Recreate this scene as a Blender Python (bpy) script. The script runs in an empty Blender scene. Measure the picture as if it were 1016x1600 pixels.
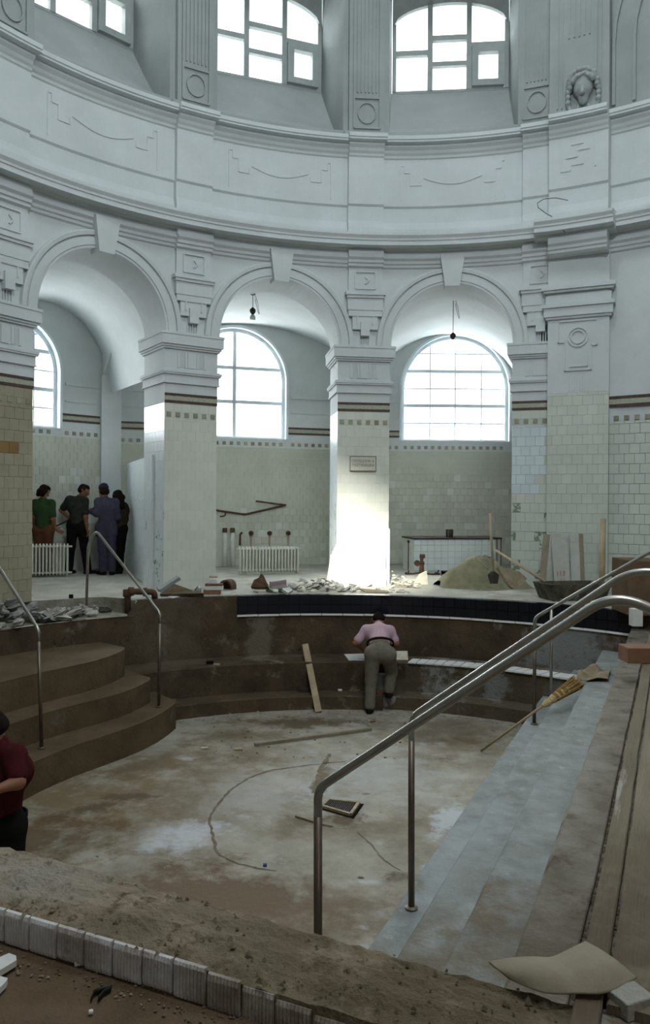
import bpy, math, random
import numpy as np
from mathutils import Vector, Matrix
random.seed(7)
S = bpy.context.scene
COL = S.collection
PI = math.pi
# ---------------------------------------------------------------- camera
F, H, YH, RO = 1220.0, 1.42, 781.5, 0.0071      # focal (px at 1600 high), eye height, horizon row, roll
cam_d = bpy.data.cameras.new('camera')
cam_d.sensor_fit = 'VERTICAL'; cam_d.sensor_height = 36.0; cam_d.lens = F/1600*36.0
cam_d.shift_y = -(800-YH)/1600.0
cam_d.clip_end = 200
cam = bpy.data.objects.new('camera', cam_d); COL.objects.link(cam)
cam.location = (0, 0, H)
cam.rotation_mode = 'QUATERNION'
cam.rotation_quaternion = (Matrix.Rotation(PI/2, 3, 'X') @ Matrix.Rotation(RO, 3, 'Z')).to_quaternion()
S.camera = cam
S.view_settings.view_transform = 'Standard'
S.view_settings.look = 'None'
S.view_settings.gamma = 1.0
S.view_settings.use_curve_mapping = False
S.view_settings.exposure = 0.32
S.cycles.max_bounces = 8; S.cycles.diffuse_bounces = 5
S.cycles.sample_clamp_indirect = 6.0
# ---------------------------------------------------------------- world + sun
W = bpy.data.worlds.new('overcast sky'); S.world = W; W.use_nodes = True
bg = W.node_tree.nodes['Background']
_t = W.node_tree; _g = _t.nodes.new('ShaderNodeTexCoord'); _x = _t.nodes.new('ShaderNodeSeparateXYZ'); _r = _t.nodes.new('ShaderNodeValToRGB')
_t.links.new(_g.outputs['Generated'], _x.inputs[0]); _t.links.new(_x.outputs[2], _r.inputs[0])
_e = _r.color_ramp.elements; _e[0].position = 0.0; _e[0].color = (.10, .10, .09, 1); _e[1].position = .012; _e[1].color = (.93, .97, 1.0, 1)
_t.links.new(_r.outputs[0], bg.inputs[0]); bg.inputs[1].default_value = 2.6
SUN_FROM = Vector((-2.35, 2.05, 9.1)); SUN_TO = Vector((0.55, 12.6, 0.75))
sd = bpy.data.lights.new('sun', 'SUN'); sd.energy = 9.5; sd.angle = math.radians(4.5); sd.color = (1.0, 0.97, 0.90)
so = bpy.data.objects.new('sun', sd); COL.objects.link(so)
so.rotation_mode = 'QUATERNION'; so.rotation_quaternion = (SUN_TO-SUN_FROM).to_track_quat('-Z', 'Y')
def area(name, loc, target, sx, sy, watts, color=(0.86, 0.94, 1.0), spread=PI):
    d = bpy.data.lights.new(name, 'AREA'); d.shape = 'RECTANGLE'; d.size = sx; d.size_y = sy; d.energy = watts; d.color = color; d.spread = spread
    o = bpy.data.objects.new(name, d); COL.objects.link(o); o.location = loc
    o.rotation_mode = 'QUATERNION'; o.rotation_quaternion = (Vector(target)-Vector(loc)).to_track_quat('-Z', 'Y')
    return o
SKYLIGHT_W = 350; LOW_WIN_W = 640; LOW_FRONT_W = 170; HIGH_WIN_W = 110; REAR_W = 42; REAR_HIGH_W = 320
# ---------------------------------------------------------------- picture <-> place helpers
_c, _s = math.cos(RO), math.sin(RO)
def _xy(px, py):
    dx, dy = px-508, py-YH
    return _c*dx+_s*dy, -_s*dx+_c*dy
def U(px, py, z=0.0):
    x, y = _xy(px, py); Y = F*(H-z)/y
    return Vector((x*Y/F, Y, z))
def UY(px, py, Y):
    x, y = _xy(px, py)
    return Vector((x*Y/F, Y, H-y*Y/F))
def UPL(px, py, p0, n):
    x, y = _xy(px, py); d = Vector((x/F, 1, -y/F)); o = Vector((0, 0, H))
    t = (Vector(p0)-o).dot(Vector(n))/d.dot(Vector(n))
    return o+d*t
# ---------------------------------------------------------------- rotunda plan (fitted): angle th from +Y towards -X
CX, CY = 1.503, 6.738
def RF(th): return 6.393+0.3806*max(-1.4, min(th, 1.6)) if abs(th) < 3.2 else 6.5
TH = [math.radians(a) for a in (83.3, 58.02, 33.14, 7.69, -18.43)]
def RP(th, off, z):
    r = RF(th)-off
    return Vector((CX-r*math.sin(th), CY+r*math.cos(th), z))
def RN(th): return Vector((-math.sin(th), math.cos(th), 0))       # outward
def RT(th): return Vector((math.cos(th), math.sin(th), 0))        # to the right
PC = Vector((0.21, 6.56, 0)); PR = 5.15                             # pool circle
UD = Vector((math.cos(math.radians(65.8)), math.sin(math.radians(65.8)), 0)); ND = Vector((UD.y, -UD.x, 0))
def ST(s, t, z): return ND*s+UD*t+Vector((0, 0, z))
def PP(a, r, z): return Vector((PC.x-r*math.sin(a), PC.y+r*math.cos(a), z))
# ---------------------------------------------------------------- materials
def nodes(m):
    m.use_nodes = True; nt = m.node_tree; return nt, nt.nodes, nt.links, nt.nodes['Principled BSDF']
def ramp(nt, fac, stops):
    r = nt.nodes.new('ShaderNodeValToRGB'); e = r.color_ramp.elements
    while len(e) < len(stops): e.new(0.5)
    for k, (p, c) in enumerate(stops): e[k].position = p; e[k].color = (*c, 1)
    nt.links.new(fac, r.inputs[0]); return r.outputs[0]
def noise(nt, scale, detail=6, rough=0.6, vec=None, dist=0.0):
    n = nt.nodes.new('ShaderNodeTexNoise'); n.inputs['Scale'].default_value = scale; n.inputs['Detail'].default_value = detail
    n.inputs['Roughness'].default_value = rough; n.inputs['Distortion'].default_value = dist
    if vec is not None: nt.links.new(vec, n.inputs['Vector'])
    return n.outputs[0]
def mix(nt, fac, a, b, mode='MIX'):
    m = nt.nodes.new('ShaderNodeMix'); m.data_type = 'RGBA'; m.blend_type = mode
    for sock, v in ((m.inputs[0], fac), (m.inputs[6], a), (m.inputs[7], b)):
        if isinstance(v, (int, float)): sock.default_value = v
        elif isinstance(v, tuple): sock.default_value = (*v, 1)
        else: nt.links.new(v, sock)
    return m.outputs[2]
def mathn(nt, op, a, b=0.0, clamp=False):
    m = nt.nodes.new('ShaderNodeMath'); m.operation = op; m.use_clamp = clamp
    for sock, v in ((m.inputs[0], a), (m.inputs[1], b)):
        if isinstance(v, (int, float)): sock.default_value = v
        else: nt.links.new(v, sock)
    return m.outputs[0]
def bump(nt, P, h, dist=0.01, strength=1.0):
    b = nt.nodes.new('ShaderNodeBump'); b.inputs['Strength'].default_value = strength; b.inputs['Distance'].default_value = dist
    nt.links.new(h, b.inputs['Height']); nt.links.new(b.outputs[0], P.inputs['Normal'])
def M(name, c1, c2=None, scale=3.0, *a_, stretch=False, **k_): return _M(name, c1, c2, scale, *a_, stretch=stretch, **k_)
def _M(name, c1, c2=None, scale=3.0, rough=0.8, bmp=0.0, bscale=40.0, patches=(), rnd=0.0, metal=0.0, spec=0.3, lo=0.35, hi=0.65, stretch=False):
    """procedural surface: c1/c2 mottle, patches [(colour, scale, threshold, softness)], per-object random lightness"""
    m = bpy.data.materials.new(name); nt, N, L, P = nodes(m)
    tc = nt.nodes.new('ShaderNodeNewGeometry').outputs['Position']
    if stretch:
        mp_ = nt.nodes.new('ShaderNodeMapping'); mp_.vector_type = 'TEXTURE'; mp_.inputs['Rotation'].default_value = (0, 0, math.radians(65.8)); mp_.inputs['Scale'].default_value = (5.0, .55, 1); nt.links.new(tc, mp_.inputs[0]); tc = mp_.outputs[0]
    col = ramp(nt, noise(nt, scale, 8, 0.62, tc), [(lo, c1), (hi, c2 or c1)])
    for k, (pc, ps, pt, sf) in enumerate(patches):
        mp = nt.nodes.new('ShaderNodeMapping'); nt.links.new(tc, mp.inputs[0]); mp.inputs['Location'].default_value = (k*7.3+3.1, k*2.7, k*1.9)
        f = ramp(nt, noise(nt, ps, 7, 0.65, mp.outputs[0]), [(pt, (0, 0, 0)), (min(1, pt+sf), (1, 1, 1))])
        col = mix(nt, f, col, pc)
    if rnd:
        oi = nt.nodes.new('ShaderNodeObjectInfo').outputs['Random']
        f = mathn(nt, 'MULTIPLY_ADD', oi, 2*rnd); f.node.inputs[2].default_value = 1-rnd
        cb = nt.nodes.new('ShaderNodeCombineColor')
        for i in range(3): nt.links.new(f, cb.inputs[i])
        col = mix(nt, 1.0, col, cb.outputs[0], 'MULTIPLY')
    L.new(col, P.inputs['Base Color'])
    P.inputs['Roughness'].default_value = rough; P.inputs['Metallic'].default_value = metal
    P.inputs['Specular IOR Level'].default_value = spec
    if bmp: bump(nt, P, noise(nt, bscale, 5, 0.6, tc), bmp)
    return m
def MT(name, base, dark, scale=1.3, rnd=0.06, rough=0.28, patches=()):
    return M(name, base, dark, scale, rough, 0.0, rnd=rnd, spec=0.5, lo=0.3, hi=0.75, patches=patches)
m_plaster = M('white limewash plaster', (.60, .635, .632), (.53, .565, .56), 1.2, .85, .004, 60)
m_plaster_dark = M('shade toned limewash plaster', (.35, .375, .365), (.29, .315, .305), 1.0, .9, .004, 50)  # the drum's weaker light is put into this darker plaster colour
m_grout = M('grey cement tile grout', (.52, .54, .48), (.45, .46, .41), 6, .9, .003, 80, patches=(((.22, .27, .22), 9, .62, .1),))
m_grout_pale = M('pale tile grout', (.60, .62, .55), (.52, .54, .47), 2, .6)
m_tile = MT('off white glazed tile', (.66, .68, .60), (.57, .59, .51), 1.1, .035)
m_tile_grey = MT('weathered grey green tile', (.54, .55, .465), (.43, .44, .37), 1.6, .07, .4)
m_tile_white = MT('bluish white tile', (.66, .72, .73), (.58, .64, .64), 2, .05)
m_tile_yel = MT('yellowed tile', (.36, .335, .235), (.26, .235, .155), 1.3, .04, .4, patches=(((.22, .15, .06), 1.6, .66, .05),))
m_tile_wht2 = MT('white thin slab', (.80, .80, .76), (.74, .74, .70), 3, .03, .5)
m_dark_tile = M('very dark blue glazed tile', (.006, .007, .011), (.008, .008, .012), 5, .22, rnd=.15, spec=.4)
m_olive = M('olive brown accent tile', (.32, .32, .23), (.23, .225, .15), 12, .4, rnd=.2)
m_band = M('dark maroon border tile', (.06, .04, .035), (.10, .07, .055), 20, .4)
m_bandmid = M('mosaic border tile', (.44, .44, .35), (.30, .30, .23), 45, .5)
m_floor = M('dusty deck concrete', (.39, .388, .335), (.29, .283, .23), 2.4, .95, .01, 26, patches=(((.23, .21, .16), 3.4, .60, .12), ((.55, .55, .50), 5, .64, .08)))
m_ledge = M('dirty broken deck bed', (.30, .285, .235), (.20, .185, .14), 4, .97, .02, 26, patches=(((.13, .11, .075), 5, .55, .12),))
m_near = M('brown dirt covered floor', (.105, .068, .036), (.15, .10, .06), 5, .97, .012, 60, patches=(((.085, .055, .033), 3, .56, .15),))
m_curb = M('crumbled curb mortar', (.235, .18, .115), (.32, .265, .185), 7, .97, .02, 55, patches=(((.115, .082, .045), 14, .53, .08), ((.42, .38, .31), 30, .66, .05)))
m_block = M('grey ribbed curb block', (.58, .57, .57), (.46, .43, .40), 6, .85, .006, 60, patches=(((.13, .10, .06), 5, .60, .1),), rnd=.12)
m_poolfloor = M('stained pool bottom concrete', (.36, .335, .27), (.22, .195, .145), 2.4, .93, .012, 22,
    patches=(((.145, .105, .06), .75, .53, .14), ((.44, .46, .45), 2.3, .60, .14), ((.11, .08, .05), 4.0, .67, .05), ((.20, .15, .09), 11, .66, .05)))
m_poolwall = M('wet brown pool render', (.098, .068, .038), (.050, .034, .018), 2.2, .9, .014, 30, patches=(((.18, .15, .105), 2.2, .58, .08), ((.035, .022, .015), 4, .62, .08)))
m_benchface = M('patched bench render', (.11, .085, .054), (.07, .053, .032), 2.2, .9, .014, 30, patches=(((.24, .24, .215), 1.1, .57, .03),))
m_leftstep = M('brown concrete steps', (.125, .086, .045), (.078, .052, .027), 2.5, .9, .01, 30, patches=(((.13, .105, .07), 3, .6, .1),))
m_rightstep = M('grey blue concrete steps', (.30, .32, .305), (.20, .21, .195), 4.5, .92, .012, 45, patches=(((.18, .165, .13), 2.2, .55, .2), ((.37, .39, .38), 9, .60, .12), ((.12, .105, .08), 12, .70, .04)))
m_muddy = M('muddy brown tread', (.13, .112, .08), (.215, .195, .16), 5, .95, .012, 30, patches=(((.10, .08, .055), 5, .55, .1),))
m_plank = M('weathered timber plank', (.185, .155, .105), (.095, .073, .045), 2.4, .85, .006, 60, patches=(((.10, .07, .045), 3.6, .58, .1), ((.30, .28, .235), 6, .60, .08)), rnd=.22, stretch=True)
m_metal = M('brushed steel tube', (.46, .44, .40), (.38, .36, .32), 8, .34, metal=.95)
m_metal_dark = M('tarnished steel tube', (.20, .165, .13), (.14, .11, .085), 6, .42, metal=.8)
m_frame = M('pale grey painted window frame', (.70, .77, .80), (.62, .69, .72), 4, .5)
m_frame_up = M('grey green window frame', (.34, .37, .35), (.28, .31, .29), 4, .6)
m_rust = M('rusted iron', (.12, .065, .035), (.06, .035, .022), 9, .85, .006, 60)
m_iron = M('black iron', (.03, .025, .022), (.05, .035, .025), 9, .7)
m_wood = M('raw timber', (.40, .32, .20), (.30, .23, .14), 6, .8, .003, 60)
m_wood_old = M('grey brown timber', (.27, .235, .17), (.20, .17, .115), 6, .85, .003, 60)
m_sand = M('greenish builders sand', (.27, .255, .16), (.20, .19, .115), 7, .98, .012, 70)
m_stone = M('pale plaster rubble', (.46, .45, .39), (.34, .33, .28), 9, .95, .01, 40, rnd=.3)
m_stone_grey = M('grey rubble', (.30, .30, .275), (.20, .20, .18), 9, .95, .01, 40, rnd=.3)
m_stone_cream = M('cream rubble', (.58, .55, .44), (.46, .42, .32), 9, .95, .01, 40, rnd=.22)
m_card = M('brown wrapping card', (.25, .215, .15), (.19, .16, .11), 5, .9, .003, 30)
m_sack = M('brown paper sack', (.30, .25, .165), (.21, .165, .10), 7, .9, .01, 40)
m_brick = M('red brown brick', (.23, .12, .065), (.15, .075, .045), 8, .9, .006, 60, rnd=.2)
m_white = M('chalky white', (.70, .70, .66), (.58, .58, .54), 6, .8)
m_rad = M('cream radiator enamel', (.60, .60, .52), (.50, .50, .43), 5, .5)
m_skin = M('skin', (.26, .12, .065), (.21, .095, .05), 12, .6)
m_hair = M('dark hair', (.010, .007, .005), (.016, .011, .008), 30, .85, spec=.04)
m_black = M('black cloth', (.008, .007, .007), (.013, .012, .011), 10, .95, spec=.02)
m_straw = M('straw bristles', (.38, .24, .07), (.24, .14, .045), 30, .9, .006, 90)
m_rope = M('twine', (.50, .40, .20), (.36, .28, .13), 40, .9)
m_crack = M('damp dirty crack', (.12, .095, .06), (.19, .155, .105), 14, .95)
m_dust = M('fallen brown dirt', (.10, .075, .045), (.16, .12, .075), 10, .98, .01, 60)
m_ink = M('purple print ink', (.30, .10, .16)); m_redink = M('faded red ink', (.42, .16, .15)); m_signink = M('brown sign lettering', (.22, .18, .13))
m_sign = M('cream enamel sign', (.60, .60, .50), (.56, .56, .46), 6, .4)
m_glassbulb = M('clear lamp glass', (.6, .62, .6), rough=.1, spec=.6)
m_rubber = M('black rubber', (.012, .011, .010), rough=.5)
def glass():
    m = bpy.data.materials.new('window glass'); nt, N, L, P = nodes(m); N.remove(P)
    t = N.new('ShaderNodeBsdfTransparent'); g = N.new('ShaderNodeBsdfGlossy'); g.inputs['Roughness'].default_value = .03; t.inputs[0].default_value = (.97, .99, 1, 1)
    x = N.new('ShaderNodeMixShader'); x.inputs[0].default_value = .06
    L.new(t.outputs[0], x.inputs[1]); L.new(g.outputs[0], x.inputs[2]); L.new(x.outputs[0], N['Material Output'].inputs[0]); return m
m_glass = glass()
# ---------------------------------------------------------------- object helpers
def tag(o, label=None, cat=None, group=None, kind=None):
    if label: o['label'] = label
    if cat: o['category'] = cat
    if group: o['group'] = group
    if kind: o['kind'] = kind
    return o
def empty(name, loc=(0, 0, 0), **k):
    o = bpy.data.objects.new(name, None); COL.objects.link(o); o.location = loc; o.empty_display_size = .1
    return tag(o, **k)
def wloc(p):
    v = Vector((0, 0, 0))
    while p is not None: v += p.location; p = p.parent
    return v
class MB:
    def __init__(s): s.v = []; s.f = []
    def vert(s, p): s.v.append(tuple(p)); return len(s.v)-1
    def poly(s, pts): s.f.append([s.vert(p) for p in pts])
    def grid(s, rows):
        n = len(rows[0]); b = len(s.v)
        for r in rows:
            for p in r: s.v.append(tuple(p))
        for i in range(len(rows)-1):
            for j in range(n-1): s.f.append([b+i*n+j, b+i*n+j+1, b+(i+1)*n+j+1, b+(i+1)*n+j])
    def obox(s, o, a, b, c):
        """box from corner o with edge vectors a, b, c"""
        o, a, b, c = map(Vector, (o, a, b, c)); k = len(s.v)
        for p in (o, o+a, o+a+b, o+b, o+c, o+a+c, o+a+b+c, o+b+c): s.v.append(tuple(p))
        s.f += [[k, k+3, k+2, k+1], [k+4, k+5, k+6, k+7], [k, k+1, k+5, k+4], [k+1, k+2, k+6, k+5], [k+2, k+3, k+7, k+6], [k+3, k, k+4, k+7]]
    def box(s, x0, y0, z0, x1, y1, z1): s.obox((x0, y0, z0), (x1-x0, 0, 0), (0, y1-y0, 0), (0, 0, z1-z0))
    def bar(s, p, q, w, h, up=(0, 0, 1)):
        """bar with rectangular section from p to q, w across, h along up"""
        p, q = Vector(p), Vector(q); d = (q-p).normalized(); u = Vector(up); sd_ = d.cross(u).normalized()*w; u2 = sd_.cross(d).normalized()*h
        s.obox(p-sd_/2-u2/2, q-p, sd_, u2)
    def tube(s, pts, r, n=10, caps=True):
        pts = [Vector(p) for p in pts]; rr = r if isinstance(r, (list, tuple)) else [r]*len(pts); k = len(s.v)
        up = None
        for i, p in enumerate(pts):
            d = (pts[min(i+1, len(pts)-1)]-pts[max(i-1, 0)]).normalized()
            if up is None: up = Vector((0, 0, 1)) if abs(d.z) < .9 else Vector((1, 0, 0))
            a = d.cross(up).normalized(); b = a.cross(d).normalized(); up = b
            for j in range(n):
                t = 2*PI*j/n; s.v.append(tuple(p+(a*math.cos(t)+b*math.sin(t))*rr[i]))
        for i in range(len(pts)-1):
            for j in range(n): s.f.append([k+i*n+j, k+i*n+(j+1) % n, k+(i+1)*n+(j+1) % n, k+(i+1)*n+j])
        if caps: s.f.append([k+j for j in range(n)][::-1]); s.f.append([k+(len(pts)-1)*n+j for j in range(n)])
    def prism(s, outline, z0, z1):
        n = len(outline); k = len(s.v)
        for z in (z0, z1):
            for p in outline: s.v.append((p[0], p[1], z))
        s.f.append([k+n+i for i in range(n)]); s.f.append([k+i for i in range(n)][::-1])
        for i in range(n): s.f.append([k+i, k+(i+1) % n, k+n+(i+1) % n, k+n+i])
    def build(s, name, mat, parent=None, smooth=False, bevel=0.0, **k):
        me = bpy.data.meshes.new(name); L = wloc(parent)
        me.from_pydata([(a-L.x, b-L.y, c-L.z) for a, b, c in s.v], [], s.f); me.materials.append(mat)
        if smooth: me.shade_smooth()
        o = bpy.data.objects.new(name, me); COL.objects.link(o)
        if parent is not None: o.parent = parent
        if bevel:
            md = o.modifiers.new('bevel', 'BEVEL'); md.width = bevel; md.segments = 2; md.limit_method = 'ANGLE'
        return tag(o, **k)
def rounded(pts, rad=.06, n=6):
    """polyline with rounded corners"""
    pts = [Vector(p) for p in pts]; out = [pts[0]]
    for i in range(1, len(pts)-1):
        a, b, c = pts[i-1], pts[i], pts[i+1]; r = min(rad, (a-b).length*.45, (c-b).length*.45)
        p, q = b+(a-b).normalized()*r, b+(c-b).normalized()*r
        for j in range(n+1):
            t = j/n; out.append(p*(1-t)**2+b*2*t*(1-t)+q*t*t)
    return out+[pts[-1]]
_cache = {}
def tile_mesh(w, h, t, mat):
    key = (round(w, 3), round(h, 3), round(t, 4), mat.name)
    if key not in _cache:
        b = MB(); i = min(.0018, w*.1)
        b.v = [(0, 0, 0), (w, 0, 0), (w, 0, h), (0, 0, h), (i, -t, i), (w-i, -t, i), (w-i, -t, h-i), (i, -t, h-i)]
        b.f = [[4, 5, 6, 7], [0, 1, 5, 4], [1, 2, 6, 5], [2, 3, 7, 6], [3, 0, 4, 7]]
        me = bpy.data.meshes.new('tile'); me.from_pydata(b.v, [], b.f); me.materials.append(mat); _cache[key] = me
    return _cache[key]
def place_mesh(name, me, parent, origin, tdir, out, **k):
    """put mesh whose x runs along tdir, -y along out (towards the room), z up"""
    t = Vector(tdir).normalized(); n = -Vector(out).normalized(); L = wloc(parent)
    m = Matrix(((t.x, n.x, 0, origin[0]-L.x), (t.y, n.y, 0, origin[1]-L.y), (0, 0, 1, origin[2]-L.z), (0, 0, 0, 1)))
    o = bpy.data.objects.new(name, me); COL.objects.link(o)
    if parent is not None: o.parent = parent
    o.matrix_local = m
    return tag(o, **k)
class Budget:
    def __init__(s, n): s.n = n
def tile_face(parent, origin, tdir, out, width, z0, z1, tw, th, mat, budget, rest, gap=.004, bond=True, thick=.006, skip=None, pick=None, name='tile', off0=0.0):
    t = Vector(tdir).normalized(); o = Vector(origin); row = 0; z = z0
    while z < z1-.02:
        hh = min(th, z1-z); x = -(tw*.5 if (bond and row % 2) else 0)-off0
        while x < width-.012:
            a, b = max(0, x), min(width, x+tw)
            if b-a > .02 and not (skip and skip((a+b)/2, z+hh/2)):
                q = o+t*(a+gap/2)+Vector((0, 0, z+gap/2)); mm = pick((a+b)/2, z+hh/2) if pick else mat
                if budget.n > 0:
                    budget.n -= 1; place_mesh(name, tile_mesh(b-a-gap, hh-gap, thick, mm), parent, q, t, out)
                else:
                    u = t*(b-a-gap); e = Vector((0, 0, hh-gap)); w = Vector(out).normalized()*thick
                    rest.poly([q+w, q+w+u, q+w+u+e, q+w+e]); rest.poly([q, q+u, q+u+w, q+w]); rest.poly([q+e+w, q+e+u+w, q+e+u, q+e]); rest.poly([q, q+w, q+w+e, q+e]); rest.poly([q+u+w, q+u, q+u+e, q+u+e+w])
            x += tw
        z += th; row += 1
def band_and_squares(parent, origin, tdir, out, width, zb, zt, zs0, zs1, pitch, sq):
    t = Vector(tdir).normalized(); o = Vector(origin); n = Vector(out).normalized()
    for name, za, zc, mm, tk in (('border_strip', zb, zb+(zt-zb)*.26, m_band, .012), ('border_strip', zt-(zt-zb)*.26, zt, m_band, .012), ('border_mosaic', zb+(zt-zb)*.26, zt-(zt-zb)*.26, m_bandmid, .007)):
        b = MB(); b.obox(o+Vector((0, 0, za)), t*width, n*tk, Vector((0, 0, zc-za))); b.build(name, mm, parent)
    k = max(1, int(width/pitch)); m0 = (width-(k-1)*pitch-sq)/2
    for i in range(k): place_mesh('accent_tile', tile_mesh(sq, zs1-zs0, .009, m_olive), parent, o+t*(m0+i*pitch)+Vector((0, 0, zs0)), t, out)
# ================================================================ ARCHITECTURE
ZS, ZB, AB = 4.01, 1.05, .4455
BIG0, BIG1 = math.radians(-19.6), math.radians(-28.2)      # the broad pier on the right
def bays(): return [(TH[i], TH[i+1]) for i in range(len(TH)-1)]
def sweep(mb, prof, t0, t1, breaks=(), n=90, hard=None):
    """moulding profile [(offset, z)] run round the rotunda; breaks = [(th_hi, th_lo, extra)]"""
    cols = [(t0+(t1-t0)*i/n, None) for i in range(n+1)]
    prof = [(-.32, prof[0][1])]+list(prof)+[(-.32, prof[-1][1])]
    for hi, lo, ex in breaks:
        if t0 >= hi and lo >= t1: cols += [(hi, 0.0), (hi-1e-5, ex), (lo+1e-5, ex), (lo, 0.0)]
    def extra(t):
        e = 0.0
        for hi, lo, ex in breaks:
            if lo < t < hi: e = ex
        return e
    cols.sort(key=lambda c: -c[0])
    rows = [[RP(t, off+(extra(t) if e is None else e), z) for off, z in prof] for t, e in cols]
    mb.grid(rows)
def pier_breaks(hw, ex, big=0.0):
    b = [(t+hw/RF(t), t-hw/RF(t), ex) for t in TH[:-1]]
    b.append((TH[-1]+hw/RF(TH[-1]), BIG0, ex))
    if big: b.append((BIG0, BIG1, big))
    return b
TL, TR = math.radians(96), math.radians(-82)
# ---- arcade wall (upper part with arches)
arc = empty('wall_arcade', (CX, CY, 0), label='round white plastered arcade wall with arches around the empty pool', cat='wall', kind='structure')
mb = MB()
for ta, tb in bays():
    tc = (ta+tb)/2; R = RF(tc); half = (ta-tb)/2*R; a = half-AB; ab = (R+.89)*(ta-tb)/2-AB
    ss = [-half]+[-a*math.cos(PI*i/36) for i in range(37)]+[half]
    zz = [ZS]+[ZS+ZB*math.sin(PI*i/36) for i in range(37)]+[ZS]
    mb.grid([[RP(tc-s/R, 0, z) for s, z in zip(ss, zz)], [RP(tc-s/R, 0, 5.36) for s in ss]])
    sb = [s*ab/a for s in ss[1:-1]]
    Rb = R+.89
    back = [RP(tc-s/Rb, -.89, z) for s, z in zip(sb, zz[1:-1])]
    mb.grid([back, [RP(tc-s/R, 0, z) for s, z in zip(ss[1:-1], zz[1:-1])]])
    mb.grid([[RP(tc-s/Rb, -.89, 5.6) for s in [-half*Rb/R]+sb+[half*Rb/R]], [RP(tc+half/R, -.89, ZS)]+back+[RP(tc-half/R, -.89, ZS)]])
mb.build('arch_wall', m_plaster, arc)
for ta, tb in bays():
    tc = (ta+tb)/2; R = RF(tc); a = (ta-tb)/2*R-AB
    prof = [(0, -.001), (0, .035), (.035, .035), (.04, .05), (.15, .05), (.155, .03), (.175, .03), (.18, .065), (.235, .075), (.25, .07), (.255, -.001)]
    mb = MB(); mb.grid([[RP(tc-(a+p)*math.cos(PI*i/44)/R, o, ZS+(ZB+p)*math.sin(PI*i/44)) for p, o in prof] for i in range(45)])
    mb.build('archivolt', m_plaster, arc, smooth=False)
    mb = MB(); t, n = RT(tc), RN(tc); c = RP(tc, 0, 0)
    for z0, z1, w0, w1 in ((4.99, 5.50, .245, .40),):
        f = [c-t*w0/2-n*.13+Vector((0, 0, z0)), c+t*w0/2-n*.13+Vector((0, 0, z0)), c+t*w1/2-n*.16+Vector((0, 0, z1)), c-t*w1/2-n*.16+Vector((0, 0, z1))]
        g = [p+n*.25 for p in f]; mb.poly(f); mb.poly(g[::-1])
        for i in range(4): mb.poly([f[i], g[i], g[(i+1) % 4], f[(i+1) % 4]])
    mb.build('keystone', m_plaster, arc)
# ---- entablature, attic, upper cornice, drum
ent = empty('trim_1', (CX, CY, 5.3), label='moulded cornice running round above the arches', cat='cornice', kind='structure')
mb = MB(); sweep(mb, [(-.02, 5.30), (.03, 5.33), (.03, 5.37), (.055, 5.385), (.055, 5.43), (.095, 5.465), (.095, 5.49), (.075, 5.495), (.06, 5.50), (.06, 5.595), (.0, 5.61)], TL, TR, pier_breaks(.30, .07, .30))
mb.build('frieze', m_plaster, ent)
mb = MB(); sweep(mb, [(0, 5.585), (.10, 5.59), (.12, 5.62), (.29, 5.625), (.29, 5.695), (.305, 5.70), (.31, 5.73), (.34, 5.775), (.34, 5.816), (.04, 5.85), (-.02, 5.87)], TL, TR, [(BIG0+.035, BIG1-.02, .24)])
mb.build('cornice_nose', m_plaster, ent)
att = empty('wall_attic', (CX, CY, 5.86), label='plain white attic band with swag relief panels above the arcade cornice', cat='wall', kind='structure')
mb = MB(); sweep(mb, [(-.03, 5.84), (0, 5.86), (.0, 5.98), (-.03, 6.10), (-.03, 6.34), (.0, 6.37), (.0, 7.15), (.02, 7.17), (.02, 7.21), (.045, 7.24), (.045, 7.29), (.09, 7.33), (.09, 7.37)], TL, TR, pier_breaks(.30, .085, .26))
mb.build('attic_face', m_plaster, att)
tr2 = empty('trim_2', (CX, CY, 7.35), label='thin upper cornice under the drum windows', cat='cornice', kind='structure')
mb = MB(); sweep(mb, [(.05, 7.365), (.193, 7.373), (.193, 7.40), (.21, 7.41), (.21, 7.47), (.10, 7.49), (-.01, 7.54)], TL, TR, pier_breaks(.33, .085, .26))
mb.build('cornice_nose', m_plaster, tr2)
def cyl_strip(mb, th, pts, w=.03, out=.02, off=0.0, base=0.0):
    """raised line on the wall: pts (s to the right in m, z) round angle th"""
    R = RF(th)
    def q(s, z, o): return RP(th-s/R, off+o, z)
    P_ = [Vector((a, b)) for a, b in pts]
    for a, b in zip(P_[:-1], P_[1:]):
        d = (b-a).normalized(); nn = Vector((-d.y, d.x))*w/2; a2, b2 = a-d*w/2*0, b+d*w/2*0
        c = [a2-nn, b2-nn, b2+nn, a2+nn]
        f = [q(v.x, v.y, out) for v in c]; g = [q(v.x, v.y, base-.01) for v in c]
        mb.poly(f)
        for i in range(4): mb.poly([g[i], g[(i+1) % 4], f[(i+1) % 4], f[i]])
def cyl_plate(mb, th, x0, x1, z0, z1, out, off=0.0, n=1):
    R = RF(th)
    A = [[RP(th-(x0+(x1-x0)*i/n)/R, off+out, z0) for i in range(n+1)], [RP(th-(x0+(x1-x0)*i/n)/R, off+out, z1) for i in range(n+1)]]
    B = [[RP(th-(x0+(x1-x0)*i/n)/R, off-.01, z0) for i in range(n+1)], [RP(th-(x0+(x1-x0)*i/n)/R, off-.01, z1) for i in range(n+1)]]
    mb.grid(A); mb.grid([B[0], A[0]]); mb.grid([A[1], B[1]])
    mb.grid([[B[0][0], B[1][0]], [A[0][0], A[1][0]]]); mb.grid([[A[0][-1], A[1][-1]], [B[0][-1], B[1][-1]]])
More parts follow.
